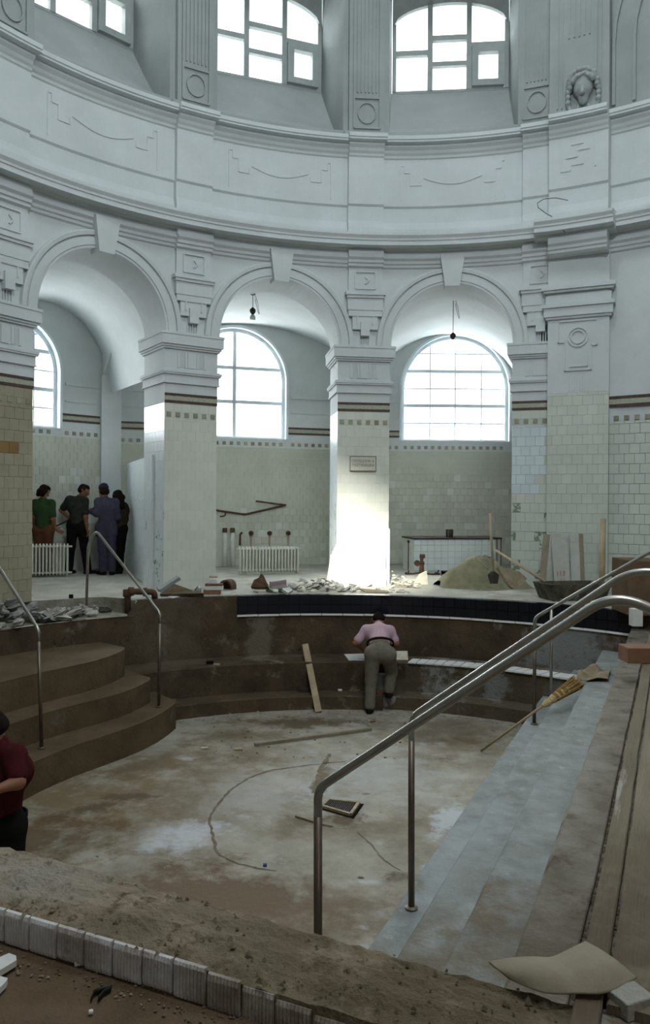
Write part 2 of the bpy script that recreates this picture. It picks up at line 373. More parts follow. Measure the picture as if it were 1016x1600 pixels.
for ta, tb in bays():
    tc = (ta+tb)/2; mb = MB()
    for sgn in (1, -1):
        pl = [(-.86, 6.45), (-.86, 7.05), (-.80, 7.05), (-.80, 6.93), (-.70, 6.93), (-.70, 6.72), (-.52, 6.72), (-.52, 6.80)]
        cyl_strip(mb, tc, [(sgn*x, z) for x, z in pl], .016, .012)
    cyl_strip(mb, tc, [(-.48+.96*i/14, 6.84-.11*math.sin(PI*i/14)) for i in range(15)], .014, .013)
    mb.build('swag_relief', m_plaster, att)
mb = MB()
tb_ = (BIG0+BIG1)/2
for pl in ([(-.28, 6.62), (-.28, 7.12)], [(.26, 6.62), (.26, 7.12)], [(-.28, 6.62), (-.12, 6.62), (-.12, 6.70), (.08, 6.70)], [(-.12, 7.02), (.08, 7.02)], [(-.2, 6.82), (-.02, 6.82), (-.02, 6.92), (.18, 6.92)]):
    cyl_strip(mb, tb_, pl, .02, .014+.26, 0, .26)
mb.build('stepped_relief', m_plaster, att)
# drum with window niches
drum = empty('wall_drum', (CX, CY, 7.5), label='upper drum wall with deep window niches and fluted pilasters', cat='wall', kind='structure')
mb = MB(); NH = 1.06; NZ0, NZ1 = 7.62, 10.6; ZT = 11.2
for k, (ta, tb) in enumerate(bays()):
    tc = (ta+tb)/2; R = RF(tc); half = (ta-tb)/2*R
    for s0, s1 in ((-half, -NH), (NH, half)):
        mb.grid([[RP(tc-(s0+(s1-s0)*i/4)/R, 0, z) for i in range(5)] for z in (7.50, ZT)])
    sN = [-NH+2*NH*i/12 for i in range(13)]
    mb.grid([[RP(tc-s/R, 0, 7.50) for s in sN], [RP(tc-s/R, 0, NZ0) for s in sN]])
    mb.grid([[RP(tc-s/R, 0, NZ1) for s in sN], [RP(tc-s/R, 0, ZT) for s in sN]])
    c = RP(tc, 0, 0); t, n = RT(tc), RN(tc)
    def bk(s, z, d=1.0): return c+t*s+n*d+Vector((0, 0, z))
    prof = [(0, NZ0), (.10, 7.66), (.26, 7.80), (.45, 8.05), (.70, 8.42), (.86, 8.66), (.90, 8.745)]
    rows = [[RP(tc-s/R, 0, NZ0) for s in sN]]+[[bk(s*(1-.02*d), z, d) for s in sN] for d, z in prof[1:]]
    mb.grid(rows)
    for sg in (-1, 1):
        rim_ = [RP(tc-sg*NH/R, 0, NZ0+(NZ1-NZ0)*i/6) for i in range(7)]
        mb.grid([rim_, [bk(sg*NH*.98, 7.5+(NZ1-7.5)*i/6, 1.0) for i in range(7)]])
    mb.poly([bk(-NH, NZ1), bk(NH, NZ1), bk(NH, NZ1, -.3), bk(-NH, NZ1, -.3)])
    mb.poly([bk(-NH, 8.5, 1.12), bk(NH, 8.5, 1.12), bk(NH, 8.745, 1.0), bk(-NH, 8.745, 1.0)])
# blank wall to the right of the broad pier
mb.grid([[RP(BIG1+(TR-BIG1)*i/24+.1, 0, z) for i in range(25)] for z in (7.5, ZT)])
mb.grid([[RP(TH[0]+.001+(TL-TH[0])*i/4, 0, z) for i in range(5)] for z in (7.5, ZT)])
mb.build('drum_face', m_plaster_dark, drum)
for k, th in enumerate(TH[:-1]):
    mb = MB()
    cyl_plate(mb, th, -.30, .30, 7.50, ZT, .085)
    cyl_plate(mb, th, -.38, .38, 7.50, 7.58, .10)
    mb.build('pilaster', m_plaster_dark, drum)
    mb = MB()
    for s in (-.22, .22): cyl_strip(mb, th, [(s, 7.63), (s, ZT)], .03, .115, 0, .085)
    for z in (7.63, 8.13): cyl_strip(mb, th, [(-.22, z), (.22, z)], .03, .115, 0, .085)
    for i in range(6): cyl_strip(mb, th, [(-.16+.064*i, 8.22), (-.16+.064*i, ZT)], .022, .108, 0, .085)
    cyl_strip(mb, th, [(.15*math.cos(2*PI*j/20), 7.88+.17*math.sin(2*PI*j/20)) for j in range(21)], .02, .115, 0, .085)
    mb.build('fluting', m_plaster_dark, drum)
mb = MB(); th = math.radians(-17.7)
cyl_plate(mb, th, -.30, .24, 7.50, ZT, .085); mb.build('pilaster', m_plaster_dark, drum)
mb = MB()
for s in (-.22, .20): cyl_strip(mb, th, [(s, 7.63), (s, ZT)], .03, .115, 0, .085)
for z in (7.63, 8.13): cyl_strip(mb, th, [(-.22, z), (.2, z)], .03, .115, 0, .085)
for i in range(6): cyl_strip(mb, th, [(-.16+.06*i, 8.22), (-.16+.06*i, ZT)], .022, .108, 0, .085)
cyl_strip(mb, th, [(.15*math.cos(2*PI*j/20), 7.88+.17*math.sin(2*PI*j/20)) for j in range(21)], .02, .115, 0, .085)
mb.build('fluting', m_plaster_dark, drum)
mb = MB(); R = RF(tb_); bw = (BIG0-BIG1)/2*R
cyl_plate(mb, tb_, -bw, bw, 7.47, ZT, .24, n=2); mb.build('pilaster', m_plaster_dark, drum)
mb = MB()
for s in (-.34, -.27, .27, .34): cyl_strip(mb, tb_, [(s, 7.62), (s, ZT)], .025, .265, 0, .24)
for i in range(5): cyl_strip(mb, tb_, [(-.16+.08*i, 8.7), (-.16+.08*i, ZT)], .025, .262, 0, .24)
mb.build('fluting', m_plaster_dark, drum)
mb = MB()                                                     # blind arch moulding at the far right
thw = math.radians(-45)
for rr in (1.75, 1.45): cyl_strip(mb, thw, [(-rr, 7.6), (-rr, 8.6)]+[(-rr*math.cos(PI*i/20), 8.6+1.9*rr/1.75*math.sin(PI*i/20)) for i in range(21)]+[(rr, 7.6)], .05, .05)
mb.build('blind_arch_moulding', m_plaster_dark, drum)
# ---- rear part of the drum (behind the camera) with one opening that lets the sun in
sdir = (SUN_FROM-SUN_TO).normalized()
def rear(t, z):
    a0, a1 = TL-.001, TR+2*PI+.001; f = (t-a0)/(a1-a0); r = RF(1.6)*(1-f)+RF(-1.4)*f
    return Vector((CX-r*math.sin(t), CY+r*math.cos(t), z))
best = None
for i in range(4000):
    p = SUN_FROM+sdir*(i*.001-1.5); t = math.atan2(CX-p.x, p.y-CY) % (2*PI); q = rear(t, p.z)
    e = abs((p-q).length)
    if best is None or e < best[0]: best = (e, t, p.z)
_, st, sz = best
mb = MB()
hw_, hz_ = .125, .95
ts = [TL+(TR+2*PI-TL)*i/60 for i in range(61)]+[st-hw_, st+hw_]; ts.sort()
for a, b in zip(ts[:-1], ts[1:]):
    for z0, z1 in ((5.30, sz-hz_), (sz-hz_, sz+hz_), (sz+hz_, ZT)):
        if z0 == sz-hz_ and st-hw_-1e-6 <= a and b <= st+hw_+1e-6: continue
        mb.poly([rear(a, z0), rear(b, z0), rear(b, z1), rear(a, z1)])
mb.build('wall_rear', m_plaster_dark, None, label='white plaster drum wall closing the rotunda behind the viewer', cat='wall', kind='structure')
# ---- dome with skylight
mb = MB(); rows = []
for i in range(13):
    f = i/12; rad = 1-.74*(f**1.5)*1.0; z = ZT-.02+3.2*math.sin(f*PI/2)
    row = []
    for j in range(73):
        t = 2*PI*j/72; tt = t if t < TL else t-2*PI
        base = RP(tt, 0, 0) if (TR <= tt <= TL) else rear(t % (2*PI), 0)
        row.append(Vector((CX+(base.x-CX)*rad*1.0, CY+(base.y-CY)*rad, z)))
    rows.append(row)
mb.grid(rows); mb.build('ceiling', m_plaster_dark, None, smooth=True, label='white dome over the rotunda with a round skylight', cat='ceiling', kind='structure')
mb = MB(); mb.prism([(CX+2.6*math.cos(2*PI*i/32), CY+2.6*math.sin(2*PI*i/32)) for i in range(32)], 14.95, 15.1); mb.build('ceiling_sun_block', m_plaster_dark, None, label='unseen disc added above the dome opening to block the sun', cat='ceiling', kind='structure')  # added out of view to stop sun entering through the oculus
area('skylight', (CX, CY, 14.3), (CX, CY, 0), 2.6, 2.6, SKYLIGHT_W, (0.82, 0.93, 1.0))
area('rear_drum_fill', (1.2, 1.3, 9.2), (0.6, 12.8, 3.2), 2.6, 1.8, REAR_HIGH_W, (0.89, 0.95, 1.0)); area('rear_window_light', (-3.6, -3.9, 3.6), (1.2, 12, 1.6), 2.4, 2.2, REAR_W, (1.0, 0.96, 0.88)); area('rear_window_light', (3.2, -3.9, 3.6), (0.4, 12, 1.6), 2.4, 2.2, REAR_W, (1.0, 0.96, 0.88))  # the high rear lamp is added fill for the pier fronts, not a window
# ---- ambulatory outer wall facets
def isect(p, q, r, s):
    d, e = (q-p), (s-r); k = ((r.x-p.x)*e.y-(r.y-p.y)*e.x)/(d.x*e.y-d.y*e.x); return p+d*k
b1 = (Vector((-5.49, 14.72, 0)), Vector((-3.85, 16.40, 0))); b2 = (Vector((-2.28, 16.52, 0)), Vector((.03, 17.26, 0))); b3 = (Vector((1.49, 17.59, 0)), Vector((4.06, 17.62, 0)))
K12, K23 = isect(*b1, *b2), isect(*b2, *b3); K0 = b1[0]-(b1[1]-b1[0])*.75; K3 = Vector((4.45, 17.625, 0))
def window_wall(idx, name, label, A, B, px0, px1, pyb, pyt, pts_cols, rows_thick, rows_thin, cols_thick, cols_thin, zsq):
    t = (B-A).normalized(); n = Vector((t.y, -t.x, 0))                     # n towards the room
    if n.y > 0: n = -n
    L = (B-A).length
    w = empty(name, A, label=label, cat='wall', kind='structure')
    ym = (pyb+pyt)/2
    s0 = (UPL(px0, ym, A, n)-A).dot(t); s1 = (UPL(px1, ym, A, n)-A).dot(t); zb = UPL((px0+px1)/2, pyb, A, n).z; zc = UPL((px0+px1)/2, pyt, A, n).z
    sc, hw = (s0+s1)/2, (s1-s0)/2; zsp = zc-hw
    def P3(s, z, o=0.0): return A+t*s+n*o+Vector((0, 0, z))
    ss = [sc-hw*math.cos(PI*i/32) for i in range(33)]; zz = [zsp+hw*math.sin(PI*i/32) for i in range(33)]
    mb = MB()
    mb.poly([P3(0, 0), P3(sc-hw, 0), P3(sc-hw, 5.7), P3(0, 5.7)]); mb.poly([P3(sc+hw, 0), P3(L, 0), P3(L, 5.7), P3(sc+hw, 5.7)])
    mb.poly([P3(sc-hw, 0), P3(sc+hw, 0), P3(sc+hw, zb), P3(sc-hw, zb)])
    mb.grid([[P3(s, z) for s, z in zip(ss, zz)], [P3(s, 5.7) for s in ss]])
    outl = [(sc-hw, zb)]+list(zip(ss, zz))+[(sc+hw, zb), (sc-hw, zb)]
    mb.grid([[P3(s, z) for s, z in outl], [P3(s, z, -.42) for s, z in outl]])
    mb.build('wall_face', m_plaster, w)
    mb = MB()                                                              # string course
    for z, h, o in ((3.62, .05, .03), (3.30, .03, .02)):
        for a, b in ((0, sc-hw-.12), (sc+hw+.12, L)):
            mb.obox(P3(a, z), t*(b-a), n*o, Vector((0, 0, h)))
    mb.build('string_course', m_plaster, w)
    # tiles below
    zt = zsq+.22
    B_ = MB(); bud = Budget(300); rng = random.Random(idx)
    def pk(u, z):
        r = rng.random(); return m_tile_wht_grey if r < .10 else m_tile_grey
    tile_face(w, P3(0, .0, .0), t, n, L, .0, zsq-.08, .155, .155, m_tile_grey, bud, B_, pick=pk)
    if B_.f: B_.build('tiling', m_tile_grey, w, kind='stuff')
    for a, b in ((0, sc-hw-.02), (sc+hw+.02, L)):
        if b-a > .2: band_and_squares(w, P3(a, 0), t, n, b-a, zt, zt+.16, zsq-.037, zsq+.037, .155, .075)
    k = int((2*hw)/.155); 
    for i in range(k): place_mesh('accent_tile', tile_mesh(.075, .075, .009, m_olive), w, P3(sc-hw+.05+i*.155, zsq-.037), t, n)
    # window
    wn = empty('window_%d' % idx, P3(sc, zb), label={1: 'half hidden arched window behind the leftmost pier', 2: 'round-arched window of large panes behind the second pier from left', 3: 'full round-arched window with a grid of small panes, right arch'}[idx], cat='window', kind='structure')
    d = -.16
    mb = MB(); prof = [(0, 0.0), (0, -.0), (.07, 0)]
    arch = lambda g: [(sc-hw+g, zb+g*.6)]+[(sc-(hw-g)*math.cos(PI*i/32), zsp+(hw-g)*math.sin(PI*i/32)) for i in range(33)]+[(sc+hw-g, zb+g*.6), (sc-hw+g, zb+g*.6)]
    for (g0, g1, o0, o1) in ((0, .07, d+.05, d+.05), (.07, .07, d+.05, d-.03), (0, 0, d-.03, d+.05)):
        mb.grid([[P3(s, z, o0) for s, z in arch(g0)], [P3(s, z, o1) for s, z in arch(g1)]])
    mb.build('frame', m_frame, wn)
    mb = MB()                                                              # moulded surround on the wall face
    ar = lambda g: [(sc-hw-g, zb)]+[(sc-(hw+g)*math.cos(PI*i/32), zsp+(hw+g)*math.sin(PI*i/32)) for i in range(33)]+[(sc+hw+g, zb)]
    for g0, g1, o0, o1 in ((-.001, -.001, -.1, .04), (-.001, .05, .04, .04), (.05, .05, .04, 0)): mb.grid([[P3(s, z, o0) for s, z in ar(g0)], [P3(s, z, o1) for s, z in ar(g1)]])
    mb.build('surround', m_frame, wn)
    def top_at(s): return zsp+math.sqrt(max(0, (hw-.05)**2-(s-sc)**2))
    pcx = (px0+px1)/2
    zr = lambda py: UPL(pcx, py, A+n*d, n).z
    xr = lambda px: (UPL(px, ym, A+n*d, n)-A).dot(t)
    for wd, lst in ((.072, rows_thick), (.024, rows_thin)):
        for py in lst:
            z = zr(py); e = hw-.04 if z < zsp else math.sqrt(max(.01, (hw-.04)**2-(z-zsp)**2))
            m_ = MB(); m_.obox(P3(sc-e, z-wd/2, d-.03), t*2*e, n*.06, Vector((0, 0, wd))); m_.build('glazing_bar', m_frame, wn)
    for wd, lst in ((.075, cols_thick), (.024, cols_thin)):
        for px in lst:
            s = xr(px); m_ = MB(); m_.obox(P3(s-wd/2, zb+.02, d-.03), t*wd, n*.06, Vector((0, 0, top_at(s)-zb-.02))); m_.build('glazing_bar', m_frame, wn)
    # panes
    zl = sorted([zb]+[zr(p) for p in rows_thick+rows_thin]+[zc]); xl = sorted([sc-hw]+[xr(p) for p in cols_thick+cols_thin]+[sc+hw])
    for i in range(len(zl)-1):
        for j in range(len(xl)-1):
            x0, x1, z0, z1 = xl[j]+.012, xl[j+1]-.012, zl[i]+.012, zl[i+1]-.012
            nn = 6; xs = [x0+(x1-x0)*q/nn for q in range(nn+1)]; tops = [min(z1, top_at(min(max(x, sc-hw+.06), sc+hw-.06))) for x in xs]
            if max(tops) <= z0+.03: continue
            tops = [max(z0+.005, v) for v in tops]
            m_ = MB(); m_.poly([P3(xs[0], z0, d), P3(xs[-1], z0, d)]+[P3(x, v, d) for x, v in zip(xs[::-1], tops[::-1])]); m_.build('pane', m_glass, wn)
    c = P3(sc, (zb+zc)/2, 0); area('daylight', c-n*2.0+Vector((0, 0, 2.1)), c+Vector((0, 0, -.1)), 2*hw+1.2, 2.4, LOW_WIN_W, (0.93, 0.97, 1.0)); area('daylight', c-n*.8, c+n*5-Vector((0, 0, 1.2)), 2*hw+.3, zc-zb, LOW_FRONT_W, (0.93, 0.97, 1.0))
    return w, P3, t, n
m_tile_wht_grey = MT('cleaner wall tile', (.60, .62, .56), (.52, .54, .49), 2, .05, .35)
W1, P1f, t1_, n1_ = window_wall(1, 'wall_back', 'curved back wall bay behind the standing group, tiled below', K0, K12, -76, 93, 663, 486, None, [541, 602], [572, 632, 515], [], [20, 52], 2.69)
W2, P2f, t2_, n2_ = window_wall(2, 'wall_back.001', 'back wall bay behind the long radiator, grey tiles and pipe', K12, K23, 287, 447, 684, 512, None, [575, 628], [], [366], [], 2.62)
W3, P3f, t3_, n3_ = window_wall(3, 'wall_back.002', 'back wall bay behind the white tiled tank', K23, K3, 628, 796, 689, 524, None, [581, 634.5], [553.5, 608, 662], [], [672, 711, 752], 2.62)
# remaining enclosure
mb = MB()
pts = [Vector((CX-10.9*math.sin(a), CY+10.9*math.cos(a), 0)) for a in [math.radians(x) for x in range(78, 332, 8)]]
pts = [K0]+pts+[Vector((7.2, 15.6, 0)), Vector((4.45, 17.625, 0))]
mb.grid([[p for p in pts], [p+Vector((0, 0, 5.7)) for p in pts]])
mb.build('wall_outer', m_plaster, None, label='plain outer wall closing the hall beyond the frame', cat='wall', kind='structure')
mb = MB(); rows = []
for r_ in (1.0, 2.0):
    row = []
    for j in range(73):
        t = 2*PI*j/72; tt = t if t < TL else t-2*PI
        base = RP(tt, 0, 0) if (TR <= tt <= TL) else rear(t % (2*PI), 0)
        row.append(Vector((CX+(base.x-CX)*r_, CY+(base.y-CY)*r_, 5.62)))
    rows.append(row)
mb.grid(rows); mb.build('ceiling_ambulatory', m_plaster, None, label='flat roof slab over the surrounding passage', cat='ceiling', kind='structure')
# vaults over the passage
va = empty('ceiling_vaults', (0, 15, 4), label='shallow white vaults over the passage behind the arches', cat='ceiling', kind='structure')
for (ta, tb), (A, B) in zip(bays()[1:], ((K0+(K12-K0)*.18, K12), (K12, K23), (K23, K3))):
    mb = MB(); rows = []
    for i in range(25):
        u = -1+2*i/24; z = 3.55+1.62*math.sqrt(max(0, 1-u*u)); row = []
        fr = RP((ta+tb)/2-u*(ta-tb)/2, -.88, 0); bk_ = A+(B-A)*(u+1)/2
        for j in range(7):
            p = fr+(bk_-fr)*j/6; row.append(Vector((p.x, p.y, z)))
        rows.append(row)
    mb.grid(rows); mb.build('vault', m_plaster, va, smooth=True)
for k, (th, K) in enumerate(zip(TH[1:4], (K0+(K12-K0)*.18, K12, K23))):
    fr = RP(th, -.80, 0); d = (K-fr).normalized(); sd_ = Vector((d.y, -d.x, 0))
    mb = MB()
    for j in range(14):
        pass
    prev = None; cs = []
    L_ = (K-fr).length
    for i in range(17):
        f = i/16; z = 3.75+1.0*math.sin(PI*f); cs.append(fr+d*L_*f+Vector((0, 0, z)))
    top = [p+Vector((0, 0, 0))for p in cs]
    mb.grid([[p-sd_*.16 for p in cs], [p+sd_*.16 for p in cs]]); mb.grid([[p-sd_*.16 for p in cs], [Vector((p.x, p.y, 5.3))-sd_*.16 for p in cs]]); mb.grid([[p+sd_*.16 for p in cs], [Vector((p.x, p.y, 5.3))+sd_*.16 for p in cs]])
    mb.build('cross_arch', m_plaster, va)
    mb = MB(); mb.obox(K-sd_*.2-d*.16, sd_*.4, d*.3, Vector((0, 0, 3.9))); mb.build('wall_pilaster', m_plaster, va)
# ================================================================ PIERS
rgl = random.Random(21)
def pkl(u, z): return m_tile_mossw if (z < 1.35 and rgl.random() < .28) else m_tile_white
m_tile_mossw = MT('white tile with green stain', (.66, .72, .73), (.58, .64, .64), 2, .04, .3, patches=(((.14, .21, .16), 13, .55, .04),))
def pier(th, label, mat, left=True, front=True, pick=None, seed=0, budget=300, skip=None, grout=None, gp=.0022, tk=.003):
    c = RP(th, 0, 0); t, n = RT(th), RN(th); A = c-t*AB
    r = empty('pier', c, label=label, cat='pier', kind='structure')
    W_ = 2*AB; g = .006
    mb = MB(); mb.obox(A+t*g+n*g, t*(W_-2*g), n*(W_-2*g), Vector((0, 0, 2.92))); mb.build('core', grout or m_grout_pale, r)
    mb = MB(); mb.obox(A, t*W_, n*W_, Vector((0, 0, 1))) ; mb.v = [(x, y, z+2.92 if z < .5 else 4.0) for x, y, z in mb.v]; mb.build('plaster_shaft', m_plaster, r)
    def ringbox(e, z0, z1, name='moulding'):
        m_ = MB(); m_.obox(A-t*e-n*e+Vector((0, 0, z0)), t*(W_+2*e), n*(W_+2*e), Vector((0, 0, z1-z0))); return m_
    mb = MB()
    for e, z0, z1 in ((.075, 3.82, 3.97), (.085, 3.97, 4.01), (.05, 3.785, 3.82), (.03, 3.755, 3.785)): m_ = ringbox(e, z0, z1); k = len(mb.v); mb.v += m_.v; mb.f += [[i+k for i in f] for f in m_.f]
    mb.build('abacus', m_plaster, r)
    mb = MB()
    for e, z0, z1 in ((.03, 3.22, 3.24), (.02, 3.24, 3.36), (.045, 3.36, 3.385), (.055, 3.385, 3.42), (.03, 3.42, 3.435)): m_ = ringbox(e, z0, z1); k = len(mb.v); mb.v += m_.v; mb.f += [[i+k for i in f] for f in m_.f]
    mb.build('necking', m_plaster, r)
    mb = MB()                                                             # triglyph panel in the frieze
    for x0, x1 in ((-.24, -.20), (-.115, -.085), (-.07, .055), (.085, .115), (.20, .24)):
        mb.obox(c+t*x0-n*.014+Vector((0, 0, 3.47)), t*(x1-x0), n*.02, Vector((0, 0, .24)))
    for i in range(4): mb.obox(c+t*(-.185+.02*i)-n*.008+Vector((0, 0, 3.48)), t*.008, n*.02, Vector((0, 0, .22))); mb.obox(c+t*(.12+.02*i)-n*.008+Vector((0, 0, 3.48)), t*.008, n*.02, Vector((0, 0, .22)))
    mb.build('frieze_panel', m_plaster, r)
    rest = MB(); bud = Budget(budget)
    if front:
        tile_face(r, A+n*g, t, -n, W_, .0, 2.66, .148, .155, mat, bud, rest, pick=pick, skip=skip, gap=gp, thick=.006 if grout else .0025)
        band_and_squares(r, A+n*g, t, -n, W_, 2.915, 3.065, 2.695, 2.77, .148, .075)
        tile_face(r, A+n*g, t, -n, W_, 2.775, 2.915, .148, .155, mat, bud, rest, gap=gp, thick=.0025)
    if left:
        tile_face(r, A+n*W_+t*g, -n, -t, W_, .0, 2.915, .148, .155, mat if mat is not m_tile else m_tile_white, bud, rest, gap=gp, thick=.0025, pick=(pkl if mat is m_tile else None))  # left faces bluer and whiter: window light put into the tile colour
    if rest.f: rest.build('tiling', mat, r, kind='stuff')
    # ornament between the arches, following the curve of the wall
    mb = MB()
    for x, z0, z1, o in ((.285, 4.90, 5.31, .055), (.34, 4.845, 4.90, .13), (.315, 4.80, 4.845, .11), (.30, 4.60, 4.80, .085), (.285, 4.50, 4.60, .075), (.215, 4.28, 4.50, .06), (.075, 4.17, 4.40, .10)):
        cyl_plate(mb, th, -x, x, z0, z1, o, n=3)
    for s in (-.17, .17): cyl_strip(mb, th, [(s, 4.96), (s, 5.24)], .02, .075, 0, .05)
    for z in (4.96, 5.24): cyl_strip(mb, th, [(-.17, z), (.17, z)], .02, .075, 0, .05)
    cyl_strip(mb, th, [(0, 5.16), (.06, 5.10), (0, 5.04)], .02, .075, 0, .05)
    for s in (-.13, .13): cyl_strip(mb, th, [(s, 4.36), (s, 4.52)], .02, .075, 0, .05)
    for s in (-.08, -.04, 0, .04, .08): cyl_strip(mb, th, [(s, ZS), (s, 4.17)], .018, .02)
    mb.build('corbel_ornament', m_plaster, r)
    return r, c, t, n, A
def pk0(u, z): return m_tile_rust if (u < .62 and 1.98 < z < 2.22) else m_tile_yel
m_tile_rust = MT('rust stained tile', (.24, .15, .05), (.17, .10, .03), 3, .1, .5)
pier(TH[0], 'square pier beyond the left edge', m_tile_yel, budget=0)
P0 = pier(TH[1], 'leftmost pier, yellowed tiles with a rust brown patch', m_tile_yel, left=False, pick=pk0, grout=m_tile_yel)
P1 = pier(TH[2], 'tiled square pier second from left, beside the standing group', m_tile)
P2 = pier(TH[3], 'sunlit pier carrying the small enamel sign', m_tile)
rg = random.Random(4)
m_tile_moss = MT('green stained tile', (.56, .60, .53), (.48, .52, .45), 1.5, .04, .4, patches=(((.15, .20, .14), 11, .50, .05),))
def pk3(u, z):
    if 1.55 < z < 2.9 and u < .56 and not (z < 1.85 and u > .42): return m_tile_clean
    if z < 1.5 and (u < .12 or .40 < u < .62) and rg.random() < .5: return m_tile_moss
    return m_tile_dull
m_tile_clean = MT('clean glossy pale tile', (.62, .70, .72), (.56, .63, .65), 2, .05, .2)
m_tile_dull = MT('dull pale green tile', (.56, .60, .53), (.48, .52, .45), 1.5, .04, .4)
P3 = pier(TH[4], 'half pier with a patch of clean glossy tiles, joined to the broad pier', m_tile_dull, pick=pk3, grout=m_grout, gp=.003)
# broad pier
th = tb_; c = RP(th, .14, 0); t, n = RT(th), RN(th); bwid = .93
br = empty('pier', c, label='broad flat pier right of the arches, rising to the cornice', cat='pier', kind='structure')
A = c-t*bwid/2
mb = MB(); mb.obox(A+n*.006, t*bwid, n*.9, Vector((0, 0, 3.15))); mb.build('core', m_grout, br)
mb = MB(); mb.obox(A+Vector((0, 0, 3.15)), t*bwid, n*.9, Vector((0, 0, 2.25))); mb.build('plaster_shaft', m_plaster, br)
rest = MB(); bud = Budget(300); tile_face(br, A+n*.006, t, -n, bwid, 0, 3.15, .155, .155, m_tile_dull, bud, rest, thick=.005, gap=.0025)
if rest.f: rest.build('tiling', m_tile_dull, br, kind='stuff')
mb = MB()
for e, z0, z1 in ((.03, 4.32, 4.36), (.055, 4.36, 4.50), (.085, 4.50, 4.56), (.03, 4.56, 4.70), (.06, 4.74, 4.78), (.09, 4.78, 4.84), (.03, 4.84, 4.87)):
    mb.obox(A-t*e-n*e+Vector((0, 0, z0)), t*(bwid+2*e), n*(.5), Vector((0, 0, z1-z0)))
mb.build('capital', m_plaster, br)
mb = MB()
fr_ = lambda x0, x1, z0, z1, o=.02: mb.obox(c+t*x0-n*o+Vector((0, 0, z0)), t*(x1-x0), n*.03, Vector((0, 0, z1-z0)))
for pl in ([(-.30, 3.95), (-.30, 4.28), (.28, 4.28), (.28, 3.88), (.20, 3.88), (.20, 3.50), (-.2, 3.50), (-.2, 3.95), (-.30, 3.95)], [(-.12, 3.56), (.14, 3.56), (.14, 3.78)]):
    for (x0, z0), (x1, z1) in zip(pl[:-1], pl[1:]): fr_(min(x0, x1)-.01, max(x0, x1)+.01, min(z0, z1)-.01, max(z0, z1)+.01)
for j in range(20):
    a0, a1 = 2*PI*j/20, 2*PI*(j+1)/20
    for rr in (.15, .10):
        p, q = (rr*math.cos(a0), 4.02+rr*math.sin(a0)), (rr*math.cos(a1), 4.02+rr*math.sin(a1))
        mb.bar(c+t*p[0]+Vector((0, 0, p[1])), c+t*q[0]+Vector((0, 0, q[1])), .018, .04, up=tuple(n))
for i in range(7): fr_(-.14+.04*i, -.125+.04*i, 3.18, 3.47, .01)
mb.build('relief_panel', m_plaster, br)
# wall to the right of the broad pier
wr = empty('wall_right', RP(math.radians(-35), 0, 0), label='white wall right of the broad pier, tiled below a dark border', cat='wall', kind='structure')
mb = MB(); mb.grid([[RP(BIG1+.02+(TR-BIG1)*i/24, -.008, z) for i in range(25)] for z in (0, 2.92, 5.36)]); mb.build('wall_face', m_plaster, wr)
rest = MB(); bud = Budget(300)
seg = 14; t0_ = BIG1
for i in range(6):
    ta_, tb2 = BIG1-.0-i*.16, BIG1-(i+1)*.16; a_, b_ = RP(ta_, 0, 0), RP(tb2, 0, 0); tt = (b_-a_).normalized(); nn = Vector((tt.y, -tt.x, 0))
    if nn.dot(Vector((CX, CY, 0))-a_) < 0: nn = -nn
    L_ = (b_-a_).length
    tile_face(wr, a_, tt, nn, L_, 0, 2.68, .155, .155, m_tile_dull, bud, rest)
    band_and_squares(wr, a_, tt, nn, L_, 2.90, 3.07, 2.69, 2.765, .155, .075)
if rest.f: rest.build('tiling', m_tile_dull, wr, kind='stuff')
